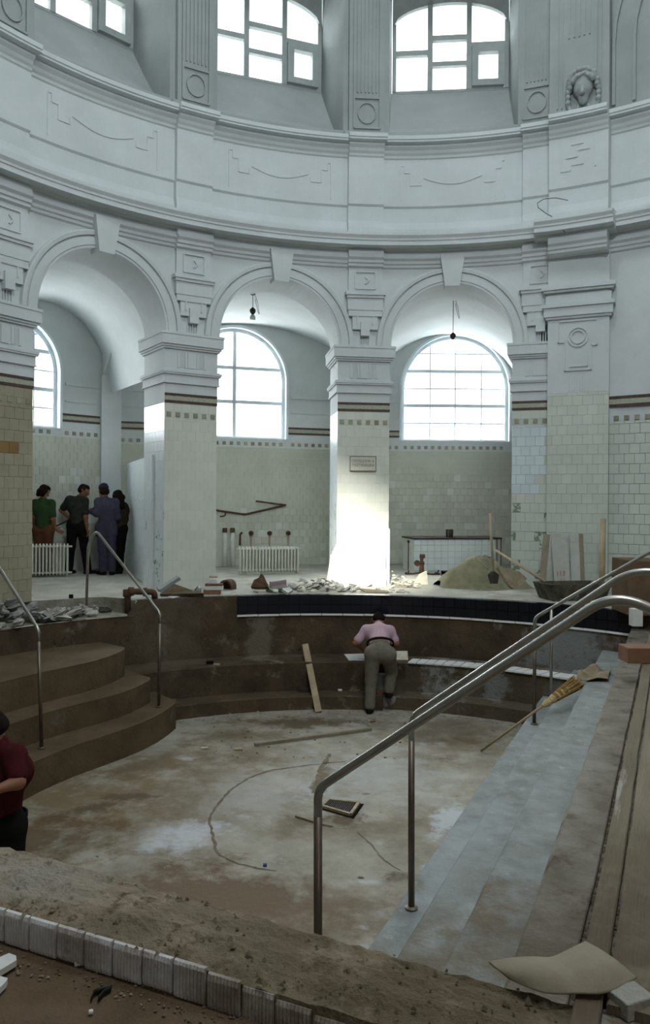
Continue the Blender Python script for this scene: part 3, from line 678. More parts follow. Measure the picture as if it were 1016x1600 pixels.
# ---- upper windows
def high_window(k, ta, tb, label):
    tc = (ta+tb)/2; c = RP(tc, 0, 0); t, n = RT(tc), RN(tc); hw = 1.03; z0 = 8.745; D = .93; z1 = 10.55
    def P(s, z, o=0.0): return c+t*s+n*(D+o)+Vector((0, 0, z))
    wn = empty('window_%d' % k, P(0, z0), label=label, cat='window', kind='structure')
    zsp = 9.98
    def top(s): return zsp+.42*math.sqrt(max(0, 1-(s/hw)**2))
    def fb(name, x0, x1, za, zb, dd=.09, m=m_frame_up, par=wn, o=0.0): m_ = MB(); m_.obox(P(x0, za, -dd/2+o), t*(x1-x0), n*dd, Vector((0, 0, zb-za))); return m_.build(name, m, par)
    fb('frame', -hw, hw, z0-.02, z0+.03); fb('frame', -hw, -hw+.07, z0, 9.98); fb('frame', hw-.07, hw, z0, 9.98)
    mb = MB(); xs = [-hw+2*hw*i/20 for i in range(21)]
    mb.grid([[P(x, top(x)-.07, -.045) for x in xs], [P(x, z1+.1, -.045) for x in xs]]); mb.grid([[P(x, top(x)-.07, -.045) for x in xs], [P(x, top(x)-.07, .045) for x in xs]]); mb.build('arched_head', m_frame_up, wn)
    c1, c2 = -.355, .335
    fb('mullion', c1-.045, c1+.045, z0, top(c1)); fb('mullion', c2-.045, c2+.045, z0, top(c2))
    fb('glazing_bar', -hw+.07, c1-.045, 9.41, 9.50); fb('glazing_bar', c1+.045, c2-.045, 9.20, 9.28); fb('glazing_bar', c1+.045, c2-.045, 9.66, 9.75); fb('glazing_bar', c2+.045, hw-.07, 9.52, 9.60)
    cs = empty('casement', P(c2+.3, z0+.05)-P(0, z0)); cs.parent = wn
    x0, x1, za, zb = c2+.05, hw-.08, z0+.05, 9.51
    for a, b, e, f in ((x0, x1, za, za+.11), (x0, x1, zb-.12, zb), (x0, x0+.11, za+.11, zb-.12), (x1-.11, x1, za+.11, zb-.12)):
        fb('casement_rail', a, b, e, f, .12, m_frame_up, cs, -.05)
    for x0, x1, zs_ in ((-hw+.07, c1-.045, [z0+.03, 9.41, 9.50, 10.5]), (c1+.045, c2-.045, [z0+.03, 9.20, 9.28, 9.66, 9.75, 10.5]), (c2+.045, hw-.07, [z0+.03, 9.52, 9.60, 10.5])):
        for a, b in zip(zs_[::2], zs_[1::2]):
            xs = [x0+(x1-x0)*i/5 for i in range(6)]; m_ = MB(); m_.poly([P(x0, a), P(x1, a)]+[P(x, min(b, top(x)-.06)) for x in xs[::-1]]); m_.build('pane', m_glass, wn)
    p = P(0, 9.6, 0); area('daylight', p+n*1.9+Vector((0, 0, 1.5)), p-n*.2, 2.6, 2.2, HIGH_WIN_W, (0.84, 0.945, 1.0))
for k, ((ta, tb), lb) in enumerate(zip(bays(), ('high drum window beyond the left edge', 'high drum window at the top left corner', 'high drum window with small casement, left of centre', 'high drum window with small casement, right of centre'))):
    high_window(4+k, ta, tb, lb)
# ================================================================ POOL AND FLOORS
ZF = -1.47
AH = math.radians(33.5)            # azimuth where the coping is broken off
AR = math.radians(-49)             # azimuth where the right stair meets the round wall
rg = random.Random(11)
def jit(a): return (rg.random()-.5)*a
# deck round the pool
mb = MB()
far = [PP(AR+(AH-AR)*i/30, PR+.06, 0) for i in range(31)]
far2 = [PP(AR+(AH-AR)*i/30, 13.0, 0) for i in range(31)]
mb.grid([far, [p*.7+q*.3 for p, q in zip(far, far2)], far2])
al = [AH+(math.radians(125)-AH)*i/40 for i in range(41)]
edge = [PP(a, PR+.72+.12*math.sin(a*9)+jit(.10)+(.25 if i > 8 else 0), 0) for i, a in enumerate(al)]; edge[0] = PP(AH, PR+.30, 0)
mb.grid([edge, [PP(a, 13.0, 0) for a in al]])
mb2 = MB(); mb2.grid([[Vector((p.x, p.y, -.21)) for p in edge], edge])
mb2.poly([PP(AH, PR, -.21), PP(AH, PR+.32, -.21), PP(AH, PR+.32, 0), PP(AH, PR, 0)])
mb.build('floor', m_floor, None, label='dusty concrete deck around the far side of the pool', cat='floor', kind='structure')
be_ = mb2.build('broken_edge', m_ledge, bpy.data.objects['floor'])
mb = MB(); mb.grid([[PP(a, PR-.01, -.20+jit(.02)) for a in al], [PP(a, PR+.35, -.20+jit(.04)) for a in al], [PP(a, PR+1.4, -.21) for a in al]])
mb.build('floor_ledge', m_ledge, None, label='lower broken strip of deck along the left pool rim', cat='floor', kind='structure')
# right deck strip (under the planks) and near floor
s5, tA, tB = -.248, 1.9, 11.2
mb = MB(); mb.poly([ST(s5, tA-6, -.002), ST(s5+9, tA-6, -.002), ST(s5+9, 14, -.002), ST(s5, 14, -.002), ST(s5, 10.9, -.002)])
mb.build('floor_right', m_muddy, None, label='deck to the right of the pool under the planks', cat='floor', kind='structure')
mb = MB(); mb.poly([Vector((-12, 9, -.118)), Vector((-12, -7, -.118)), Vector((9, -7, -.118)), ST(s5-.0, 1.0, -.14), Vector((.30, 2.10, -.118)), Vector((-4.7, 4.45, -.118)), Vector((-6, 5, -.118))])
fl = mb.build('floor_near', m_near, None, label='brown dirt covered floor in the bottom left corner', cat='floor', kind='structure')
# pool bottom
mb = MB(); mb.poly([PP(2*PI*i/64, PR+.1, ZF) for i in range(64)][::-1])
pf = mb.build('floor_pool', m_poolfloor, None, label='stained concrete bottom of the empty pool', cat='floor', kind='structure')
# round pool wall
pw = empty('wall_pool', (PC.x, PC.y, 0), label='dark brown rendered round wall of the empty pool', cat='wall', kind='structure')
mb = MB(); aa = [AR-.05+(math.radians(128)-AR+.05)*i/110 for i in range(111)]
lo, hi = [], []
for a in aa: lo.append(PP(a, PR, ZF)); hi.append(PP(a, PR, 0.0 if a < AH else -.20))
mb.grid([lo, [Vector((p.x, p.y, -.75)) for p in lo], hi])
mb.grid([[PP(a, PR, 0) for a in aa if a < AH], [PP(a, PR+.10, 0) for a in aa if a < AH]])
mb.build('render_face', m_poolwall, pw)
# dark tile band with thin pale strip below
a0, a1 = math.atan2(PC.x-U(985, 957).x, U(985, 957).y-PC.y)-.0, math.atan2(PC.x-U(373, 933).x, U(373, 933).y-PC.y)
nt_ = int((a1-a0)*PR/.152); 
mb = MB(); mb.grid([[PP(a0+(a1-a0)*i/60, PR-.012, z) for i in range(61)] for z in (-.275, .004)]); mb.grid([[PP(a0+(a1-a0)*i/60, r_, .004) for i in range(61)] for r_ in (PR-.012, PR+.12)])
mb.build('band_backing', m_dark_tile, pw)
for i in range(nt_):
    a = a1-(a1-a0)*(i+1)/nt_+.0; w_ = (a1-a0)/nt_*(PR-.012)
    am = a1-(a1-a0)*(i+.5)/nt_; tt = Vector((math.cos(am), math.sin(am), 0)); oo = -Vector((-math.sin(am), math.cos(am), 0))
    for z0, hh, th_ in ((-.27, .135, .008), (-.133, .135, .018)):
        place_mesh('tile', tile_mesh(w_-.004, hh-.004, th_, m_dark_tile), pw, PP(am, PR-.012, z0)-tt*(w_-.004)/2, tt, oo)
for i in range(nt_//2):
    am = a1-(a1-a0)*(i+.5)/(nt_//2); w_ = (a1-a0)/(nt_//2)*(PR-.02); tt = Vector((math.cos(am), math.sin(am), 0)); oo = -Vector((-math.sin(am), math.cos(am), 0))
    place_mesh('strip_tile', tile_mesh(w_-.008, .028, .022, m_tile_wht2), pw, PP(am, PR-.01, -.305+jit(.004))-tt*w_/2, tt, oo)
# bench and ledge
be = empty('trim_3', (PC.x, PC.y, ZF), label='concrete seat bench and low ledge along the foot of the round pool wall', cat='bench', kind='structure')
AB0, AB1 = AR-.10, math.radians(46)
def ring_block(name, mat, r0, z0, z1, a0, a1, n=60, wob=0.0):
    mb = MB(); A_ = [a0+(a1-a0)*i/n for i in range(n+1)]
    w = [r0+math.sin(i*1.7)*wob+jit(wob) for i in range(n+1)]
    mb.grid([[PP(a, r, z0) for a, r in zip(A_, w)], [PP(a, r+.004, z1-.012) for a, r in zip(A_, w)], [PP(a, r+.02, z1) for a, r in zip(A_, w)], [PP(a, PR+.01, z1) for a in A_]])
    return mb.build(name, mat, be)
asp = math.atan2(PC.x-U(600, 1040, -.88).x, U(600, 1040, -.88).y-PC.y)
ring_block('ledge', m_poolwall, 4.22, ZF, -1.286, asp, AB1, wob=.006); ring_block('ledge', m_benchface, 4.30, ZF, -1.286, AB0, asp, wob=.006)
ring_block('bench', m_poolwall, 4.56, -1.286, -.885, asp, AB1, wob=.004); ring_block('bench', m_benchface, 4.64, -1.286, -.885, AB0, asp, wob=.004)
# pale tile course on the bench edge, from the bending man to the right stair
aT0 = math.atan2(PC.x-U(925, 1053, -.86).x, U(925, 1053, -.86).y-PC.y)
aT1 = math.atan2(PC.x-U(637, 1034, -.86).x, U(637, 1034, -.86).y-PC.y)
nb_ = int((aT1-aT0)*4.8/.125)
for i in range(nb_):
    am = aT1-(aT1-aT0)*(i+.5)/nb_; w_ = (aT1-aT0)/nb_*4.62; tt = Vector((math.cos(am), math.sin(am), 0)); oo = Vector((-math.sin(am), math.cos(am), 0))
    mb = MB(); o_ = PP(am, 4.60, -.883)-tt*(w_-.012)/2; sk = tt*(.035+jit(.01))
    mb.obox(o_, tt*(w_-.012), oo*.27+sk, Vector((0, 0, .022+jit(.006))))
    mb.build('edge_tile', m_tile_wht2, be)
# left round steps
ls = empty('trim_4', (-3, 8, ZF), label='three curved brown concrete steps on the left of the pool', cat='steps', kind='structure')
def lstep(name, end, rr, z0, z1):
    """outline from beyond the frame round to the blunt rounded end, then back to the wall"""
    ex, ey = end
    out = [PP(math.radians(a), rr, 0) for a in range(118, 50, -4)]
    e = Vector((ex, ey, 0)); p = out[-1]
    tng = (e-p); 
    mid = [p+tng*f+Vector((.10*math.sin(PI*f), -.02*math.sin(PI*f), 0)) for f in (.2, .4, .6, .8, .93)]
    aend = math.atan2(PC.x-ex, ey-PC.y); rend = math.hypot(ex-PC.x, ey-PC.y)
    tail = [e, e+Vector((-.03, .13, 0)), e+Vector((-.12, .22, 0))]
    q = tail[-1]; aq = math.atan2(PC.x-q.x, q.y-PC.y)
    back = [PP(aq+.02, PR+.01, 0)]+[PP(aq+(math.radians(118)-aq)*i/16, PR+.01, 0) for i in range(1, 17)]
    ol = [(v.x, v.y) for v in out+mid+tail+back]
    mb = MB(); mb.prism(ol, z0, z1-.012); 
    k = len(ol); top = mb.f[0]
    mb.build(name, m_leftstep, ls)
    mb = MB(); mb.prism([(x, y) for x, y in ol], z1-.012, z1); mb.build('tread', m_leftstep, ls, bevel=.005)
lstep('step', (-1.86, 9.84), 3.20, ZF, -1.147); lstep('step', (-2.19, 9.86), 3.62, -1.147, -.863); lstep('step', (-2.57, 10.07), 3.98, -.863, -.52)
# right straight stair: noses s, tread heights
rs = empty('trim_5', ST(-1, 5, ZF), label='long straight grey stair descending into the pool from the right', cat='steps', kind='structure')
for s0, z0, z1, mm in ((-1.60, ZF, -1.15, m_rightstep), (-1.262, -1.15, -.86, m_rightstep), (-.882, -.86, -.54, m_rightstep), (-.515, -.54, -.20, m_muddy)):
    # far end of each tread where it meets the round wall
    tf = (PC-Vector((0, 0, 0))).dot(UD)+math.sqrt(PR**2-(s0-PC.dot(ND))**2)
    mb = MB(); N_ = 40; t0_, t1_2 = 2.25, tf+.01
    e = [jit(.006) for _ in range(N_+1)]
    ts_ = [t0_+(t1_2-t0_)*i/N_ for i in range(N_+1)]
    mb.grid([[ST(s0+q, t, z0) for t, q in zip(ts_, e)], [ST(s0+q-.004, t, z1-.02) for t, q in zip(ts_, e)], [ST(s0+q+.012, t, z1) for t, q in zip(ts_, e)], [ST(s0+.45, t, z1) for t in ts_]])
    mb.grid([[ST(s5, ts_[-1], z0), ST(s5, ts_[-1], z1)], [ST(s0, ts_[-1], z0), ST(s0, ts_[-1], z1)]])
    mb.build('step', mm, rs)
mb = MB(); tf = PC.dot(UD)+math.sqrt(PR**2-(s5-PC.dot(ND))**2); mb.grid([[ST(s5-.012+jit(.01), 2.2+(tf-2.2)*i/50, -.2) for i in range(51)], [ST(s5-.004+jit(.008), 2.2+(tf-2.2)*i/50, 0) for i in range(51)]]); mb.build('top_riser', m_muddy, rs)
# planks along the stair head
plk = []
s = s5-.0
pr = random.Random(3)
for i, (s0_, wd, z0_, ts0, ts1, tilt, lab) in enumerate((
    (-.498, .195, -.198, 1.9, 9.6, .0, 'mud caked timber board lying in the top tread, nearest the steps'),
    (-.252, .073, .0, 2.15, 8.95, .0, 'narrow timber batten at the stair head, right of the dark gap'),
    (-.168, .125, .0, 2.3, 8.7, .0, 'timber plank right of the narrow batten at the stair head'),
    (-.034, .150, .0, 2.6, 8.6, .0, 'wide timber plank third from the stair head'),
    (.125, .17, .0, 2.2, 8.9, .0, 'outermost timber plank at the right frame edge'))):
    n_ = 24; mb = MB()
    rows = []
    for j in range(n_+1):
        t = ts0+(ts1-ts0)*j/n_; w1 = pr.uniform(-.004, .004); h_ = .028+pr.uniform(-.002, .002)
        rows.append([ST(s0_+w1, t, z0_), ST(s0_+w1, t, z0_+h_-.005), ST(s0_+w1+.005, t, z0_+h_), ST(s0_+wd+w1-.005, t, z0_+h_), ST(s0_+wd+w1, t, z0_+h_-.005), ST(s0_+wd+w1, t, z0_)])
    mb.grid(rows); mb.poly(rows[0]); mb.poly(rows[-1][::-1])
    mb.build('plank', m_muddy if i == 0 else m_plank, None, label=lab, cat='plank', group='planks along the stair head')
# dirt in the gap between planks
mb = MB()
for i in range(700):
    t = pr.uniform(2.2, 8.8); s_ = pr.choice((-.278+pr.gauss(0, .016), -.278+pr.gauss(0, .016), -.1735+pr.gauss(0, .002))); r_ = pr.uniform(.006, .022) if s_ < -.2 else pr.uniform(.003, .006); c_ = ST(s_, t, .0)
    z_ = -.198 if s_ < -.225 else .004
    k = len(mb.v)
    for j in range(5): a = 2*PI*j/5; mb.v.append((c_.x+r_*math.cos(a)*pr.uniform(.6, 1.4), c_.y+r_*math.sin(a), z_))
    mb.v.append((c_.x, c_.y, z_+r_*.7)); mb.f += [[k+j, k+(j+1) % 5, k+5] for j in range(5)]
mb.build('dirt_crumbs', m_dust, None, label='dark dirt crumbs lodged in the gaps between the planks', cat='dirt', kind='stuff')
# near curb
cu = empty('trim_6', (-.4, 2.5, 0), label='broken mortar curb with grey edge blocks in the foreground', cat='curb', kind='structure')
iL, iR = Vector((-4.9, 4.96, 0)), Vector((1.02, 2.06, 0)); oL, oR = Vector((-4.9, 4.37, 0)), Vector((1.05, 1.76, 0))
N1, N2 = 170, 16; rows = []
rr_ = random.Random(5)
hn = [[rr_.gauss(0, 1) for _ in range(N2+1)] for _ in range(N1+1)]
for i in range(N1+1):
    f = i/N1; a_, b_ = iL.lerp(iR, f), oL.lerp(oR, f); row = [Vector((a_.x, a_.y, ZF)), Vector((a_.x+.002, a_.y-.004, -.02))]
    for j in range(N2+1):
        g = j/N2; p = a_.lerp(b_, .02+g*.96); h_ = .0022*hn[i][j]+.007*math.sin(i*.23+j*.5)*math.sin(j*.7+1)+.006*math.sin(i*.071)
        h_ -= .022*(g > .55)*(g-.55)/.45
        if j == 0: h_ = -.006+.004*hn[i][j]
        row.append(Vector((p.x+.004*hn[i][j], p.y, h_)))
    row.append(Vector((b_.x, b_.y, -.125))); rows.append(row)
mb = MB(); mb.grid(rows); mb.build('mortar_bed', m_curb, cu)
# edge blocks of the curb (grey ribbed tiles standing on the outer face)
od = (oR-oL).normalized(); on = Vector((od.y, -od.x, 0)); bw_ = .098
pxs = [-26, 14, 52, 95, 137, 181, 227, 275, 327, 380, 432, 490, 552]
for i in range(len(pxs)-1):
    def onl(px):
        y = 1418+(px-16)*.293; p = U(px, y, 0); k = (p-oL).dot(od); return k
    k0, k1 = onl(pxs[i]), onl(pxs[i+1]); w_ = k1-k0-.006; hb = .106+rr_.uniform(-.006, .004); ztop = -.004-(.012 if i > 7 else 0)-max(0, i-8)*.012
    p = oL+od*k0; mb = MB(); nr = 9; dpt = .014-(.008 if i > 8 else 0)
    prof = [(0, 0)]
    for r_ in range(nr):
        prof += [(w_*(r_+.15)/nr, dpt), (w_*(r_+.7)/nr, dpt), (w_*(r_+.85)/nr, dpt-.0035)]
    prof += [(w_, dpt), (w_, 0)]
    prof[1] = (0.002, dpt-.004)
    rows = []
    for zz_, sh in ((ztop-hb, -.004), (ztop-hb+.012, 0), (ztop-.008-rr_.random()*.008, 0), (ztop, -.006)):
        rows.append([p+od*a+on*(b+sh)+Vector((0, 0, zz_)) for a, b in prof])
    mb.grid(rows); mb.poly(rows[-1][::-1]); mb.build('edge_block', m_block, cu)
mb = MB()
for i in range(700):                                                    # crumbs on the curb
    f = rr_.random(); g = rr_.random(); p = iL.lerp(iR, f).lerp(oL.lerp(oR, f), g*1.02); r_ = abs(rr_.gauss(0, .006))+.003; k = len(mb.v)
    if p.x < -1.7: continue
    for j in range(4): a = 2*PI*j/4+rr_.random(); mb.v.append((p.x+r_*math.cos(a), p.y+r_*math.sin(a), -.004))
    mb.v.append((p.x, p.y, -.002+r_*.9)); mb.f += [[k+j, k+(j+1) % 4, k+4] for j in range(4)]
mb.build('curb_crumbs', m_curb, cu, kind='stuff')
# ---- soft colour patches, stains and painted light, on the pool floor and the right stair
def blotch(m, blobs):
    nt = m.node_tree; P = nt.nodes['Principled BSDF']; pos = nt.nodes.new('ShaderNodeNewGeometry').outputs['Position']; col = P.inputs['Base Color'].links[0].from_socket
    nz = nt.nodes.new('ShaderNodeTexNoise'); nz.inputs['Scale'].default_value = 3.2; nz.inputs['Detail'].default_value = 9; nz.inputs['Roughness'].default_value = .68; nt.links.new(pos, nz.inputs[0])
    for (c, rx, ry, rot, colr, amt, soft) in blobs:
        mp = nt.nodes.new('ShaderNodeMapping'); mp.vector_type = 'TEXTURE'; mp.inputs['Location'].default_value = (c[0], c[1], 0); mp.inputs['Rotation'].default_value = (0, 0, rot); mp.inputs['Scale'].default_value = (rx, ry, 1000); nt.links.new(pos, mp.inputs[0])
        ln = nt.nodes.new('ShaderNodeVectorMath'); ln.operation = 'LENGTH'; nt.links.new(mp.outputs[0], ln.inputs[0])
        d = mathn(nt, 'ADD', ln.outputs['Value'], mathn(nt, 'MULTIPLY', mathn(nt, 'SUBTRACT', nz.outputs[0], .5), 3.2))
        f = ramp(nt, d, [(0, (amt,)*3), (1, (0, 0, 0))]); e = f.node.color_ramp.elements; e[0].position = max(0, .62-soft); e[1].position = .62+soft*.55
        col = mix(nt, f, col, colr)
    nt.links.new(col, P.inputs['Base Color'])
def SB(px, py, rx, ry, colr, amt=1.0, soft=.35, rot=0.0, z=ZF): p = U(px, py, z); return ((p.x, p.y), rx, ry, rot, colr, amt, soft)
blotch(m_poolfloor, [SB(120, 1250, 2.1, 1.7, (.17, .122, .062), .9, .5), SB(360, 1400, 1.7, .62, (.14, .095, .06), .95, .4, -.3), SB(560, 1400, .5, .35, (.20, .155, .11), .6, .4), SB(420, 1420, 1.5, .30, (.17, .12, .075), .6, .4, -.4),  # wide left patch: warm dark reflection painted into the floor colour
    SB(285, 1308, .55, .42, (.50, .51, .52), .9, .35), SB(400, 1245, .9, .8, (.43, .43, .40), .5, .4), SB(590, 1215, 1.2, 1.2, (.42, .43, .41), .5, .4), SB(700, 1285, .22, .5, (.50, .53, .54), .8, .3, -.45), SB(470, 1128, 1.3, .45, (.10, .072, .04), .9, .35), SB(350, 1150, .8, .4, (.14, .10, .055), .7, .4), SB(230, 1195, .9, .4, (.15, .11, .06), .7, .4, .8),
    SB(535, 1279, .42, .26, (.10, .075, .045), .95, .3), SB(470, 1282, .20, .18, (.15, .12, .075), .9, .25), SB(600, 1290, .35, .2, (.17, .135, .09), .6, .35), SB(700, 1140, 1.5, .7, (.13, .10, .065), .6, .4), SB(565, 1372, .07, .05, (.06, .04, .025), 1, .2), SB(615, 1372, .20, .14, (.11, .085, .06), .9, .3, .5), SB(565, 1378, .25, .10, (.5, .52, .53), .6, .3), SB(205, 1245, .5, .10, (.10, .07, .04), .8, .3, .1), SB(140, 1265, .5, .2, (.09, .065, .035), .8, .35, .6), SB(60, 1310, 1.2, .5, (.11, .075, .035), .8, .4, .3), SB(505, 1215, .12, .5, (.14, .105, .06), .9, .25, -.1)])
blotch(m_rightstep, [SB(640, 1480, .8, .32, (.16, .13, .085), .75, .5, -.4, -1.0), SB(720, 1500, 1.2, .50, (.15, .12, .08), .9, .5, -.4, -.8), SB(800, 1500, 1.2, .62, (.15, .125, .085), .9, .5, -.4, -.5), SB(740, 1350, .25, .5, (.20, .19, .16), .5, .4, -.4, -.8), SB(800, 1120, .5, .9, (.36, .395, .40), .6, .5, -.4, -1), SB(720, 1320, .4, 1.4, (.34, .375, .38), .5, .5, -.4, -1)])
blotch(m_curb, [SB(640, 1560, 1.6, .8, (.125, .095, .055), .95, .5, -.4, 0), SB(300, 1450, .5, .3, (.19, .155, .10), .6, .5, -.4, 0), SB(60, 1370, .5, .2, (.38, .36, .31), .5, .5, -.4, 0)])
blotch(m_plank, [SB(990, 1500, 1.2, .6, (.085, .06, .035), .85, .5, 0, 0), SB(960, 1350, .5, .4, (.11, .08, .048), .7, .5, 0, 0)])
blotch(m_block, [SB(480, 1570, 1.0, .6, (.17, .125, .075), .85, .5, 0, 0)])
blotch(m_muddy, [SB(870, 1500, .5, .5, (.10, .078, .05), .7, .5, 0, -.2), SB(900, 1200, .25, 1.6, (.28, .265, .23), .6, .5, -.4, -.2)])
W_ = lambda px, py, rx, ry, col_, a_=.8, so_=.3: ((PP(math.atan2(PC.x-U(px, 935).x, U(px, 935).y-PC.y), PR, 0).x, PP(math.atan2(PC.x-U(px, 935).x, U(px, 935).y-PC.y), PR, 0).y), rx, ry, 0, col_, a_, so_)
blotch(m_benchface, [W_(690, 0, .45, 1.2, (.27, .27, .245), .75, .25), W_(770, 0, .25, 1.2, (.24, .25, .23), .7, .2), W_(900, 0, .35, 1.4, (.20, .20, .18), .7, .3)])
blotch(m_poolwall, [W_(930, 0, .75, .9, (.22, .235, .23), .8, .3), W_(415, 0, .28, .6, (.20, .175, .125), .6, .3), W_(260, 0, .7, .6, (.13, .105, .07), .6, .5)])
# ---- cracks in the pool floor
def ribbon(name, pts, w, mat, parent, z, seed=1):
    r_ = random.Random(seed); P_ = [U(x, y, ZF) for x, y in pts]; q = []
    for a, b in zip(P_[:-1], P_[1:]):
        n_ = max(2, int((b-a).length/.05)); q += [a.lerp(b, i/n_) for i in range(n_)]
    q.append(P_[-1]); L_, R_ = [], []
    for i, p in enumerate(q):
        d = (q[min(i+1, len(q)-1)]-q[max(0, i-1)]).normalized(); s_ = Vector((d.y, -d.x, 0)); ww = w*(.35+r_.random()*.6); c_ = p+s_*r_.uniform(-.008, .008); L_.append(Vector((c_.x, c_.y, z))-s_*ww/2); R_.append(Vector((c_.x, c_.y, z))+s_*ww/2)
    mb = MB(); mb.grid([L_, R_]); return mb.build(name, mat, parent)
ribbon('crack', [(452, 1200), (420, 1204), (388, 1216), (360, 1234), (345, 1252), (330, 1272), (327, 1284), (334, 1310), (338, 1330), (343, 1336)], .035, m_crack, pf, ZF+.003, 1)
ribbon('crack', [(343, 1336), (372, 1350), (400, 1356), (432, 1362)], .02, m_crack, pf, ZF+.003, 2)
ribbon('damp_streak', [(516, 1178), (508, 1192), (500, 1203), (497, 1222), (490, 1240)], .07, m_crack, pf, ZF+.003, 3)
ribbon('crack', [(452, 1200), (480, 1196), (515, 1192), (540, 1190)], .02, m_crack, pf, ZF+.003, 4)
ribbon('crack', [(560, 1300), (580, 1320), (600, 1345), (625, 1360)], .018, m_crack, pf, ZF+.003, 5)
def splat(name, px, py, rx, ry, mat, seed, z=ZF+.0045, zb=None, parent=None, **k):
    r_ = random.Random(seed); c_ = U(px, py, ZF if zb is None else zb); mb = MB(); n_ = 28; ph = [r_.uniform(0, 6) for _ in range(4)]
    pts = []
    for i in range(n_):
        a = 2*PI*i/n_; q = 1+.22*math.sin(2*a+ph[0])+.16*math.sin(5*a+ph[1])+.12*math.sin(9*a+ph[2]); pts.append(Vector((c_.x+rx*q*math.cos(a), c_.y+ry*q*math.sin(a), z)))
    mb.poly(pts); return mb.build(name, mat, parent, **k)
m_white_patch = M('pale lime patch', (.42, .45, .455), (.34, .35, .33), 5, .95)
m_brown_wash = M('brown wash stain', (.22, .16, .09), (.30, .25, .17), 4, .95)
# ================================================================ RAILS
def rail(pts, r, label, group, extra=(), mat=m_metal, flange=(), rad=.16):
    base = Vector(pts[0]); e = empty('handrail', base, label=label, cat='handrail', group=group)
    P_ = [Vector(p) for p in pts]; cutz = P_[1]+(P_[0]-P_[1]).normalized()*rad*1.05
    mb = MB(); mb.tube([P_[0], cutz], r, 14); mb.build('post', m_metal_dark, e, smooth=True)
    mb = MB(); mb.tube(rounded([cutz]+P_[1:], rad, 8), r, 14); mb.build('tube', mat, e, smooth=True)
    for a, b in extra: mb = MB(); mb.tube([a, b], r*.85, 12); mb.build('post', mat, e, smooth=True)
    for p in flange:
        p = Vector(p); mb = MB(); mb.tube([p, p+Vector((0, 0, .012)), p+Vector((0, 0, .02))], [r*2.0, r*2.0, r*1.2], 16); mb.build('flange', m_metal_dark, e)
    return e
zt_, zb_ = -1.15, -1.15
# three rails of the right stair: each foot stands on the lowest tread, the tube climbs up to the deck on the right
fA, fB, fC = U(497, 1646, zt_), U(643, 1420, zt_), U(835, 1132, zt_)
Ap = (fA.x, fA.y, zt_)
topA = UY(497, 1232, fA.y); topB = UY(643, 1120, fB.y); topC = UY(836, 965, fC.y)
def upto(top, dx_px, dy_px, Y): return UY(dx_px, dy_px, Y)
# climbing direction of the stair in plan is ND
def climb(top, px_end, py_end):
    """point along ND from top that projects onto the column px_end; height from py_end"""
    x, y = _xy(px_end, py_end); k = x/F     # X = k*Y
    s = (k*top.y-top.x)/(ND.x-k*ND.y); p = Vector((top.x+ND.x*s, top.y+ND.y*s, 0)); p.z = H-y*p.y/F; return p
# rails bend down again onto the deck beyond the stair head
eA = climb(topA, 960, 926); eB = climb(topB, 990, 888); eC = climb(topC, 1016, 862)
dirA = (eA-topA); dirB = (eB-topB); dirC = (eC-topC)
print('rail A', topA, eA, 'B', topB, eB, 'C', topC, eC)
rail([Ap, topA, eA, eA+Vector((ND.x*.28, ND.y*.28, -.118)), Vector((eA.x+ND.x*.34, eA.y+ND.y*.34, .03))], .0205, 'nearest handrail of the right stair, its dark post at the foreground curb', 'handrails of the right stair', rad=.12)
rail([fB, topB, eB, eB+Vector((ND.x*.30, ND.y*.30, -.04)), Vector((eB.x+ND.x*.36, eB.y+ND.y*.36, .03))], .0205, 'middle handrail of the right stair, just behind the nearest one', 'handrails of the right stair', flange=[fB], rad=.14)
x_, y_ = _xy(862, 958); k_ = x_/F; f_ = (k_*topC.y-topC.x)/((eC-topC).x-k_*(eC-topC).y); pt = topC+(eC-topC)*f_; pC = Vector((pt.x, pt.y, -.86))
eC2 = topC+(eC-topC)*1.15
rail([fC, topC, eC2, Vector((eC2.x+ND.x*.1, eC2.y+ND.y*.1, .0))], .0205, 'far handrail of the right stair with a second short post', 'handrails of the right stair', extra=[(pC, pt)], flange=[fC, pC], rad=.14)
# left rails
fD = U(248, 1105, -1.147); tD = UY(250, 958, fD.y); gD = U(135, 946, -.02); hD = UY(148, 826, gD.y); hD0 = UY(140, 838, gD.y)
rail([fD, tD, hD+(tD-hD)*.02, Vector((gD.x+.02, gD.y, hD0.z-.1)), gD], .019, 'bent steel handrail of the left steps in front of the standing group', 'handrails of the left steps', flange=[fD], rad=.12)
fE = U(65, 1170, -1.147); tE = UY(60, 983, fE.y); dd_ = (hD-tD); hE = tE+dd_; 
rail([fE, tE, hE, Vector((hE.x-.1, hE.y+.06, hE.z-.2)), Vector((hE.x-.12, hE.y+.07, 0))], .019, 'bent steel handrail at the left edge, descending from the rubble', 'handrails of the left steps', flange=[fE], rad=.12)
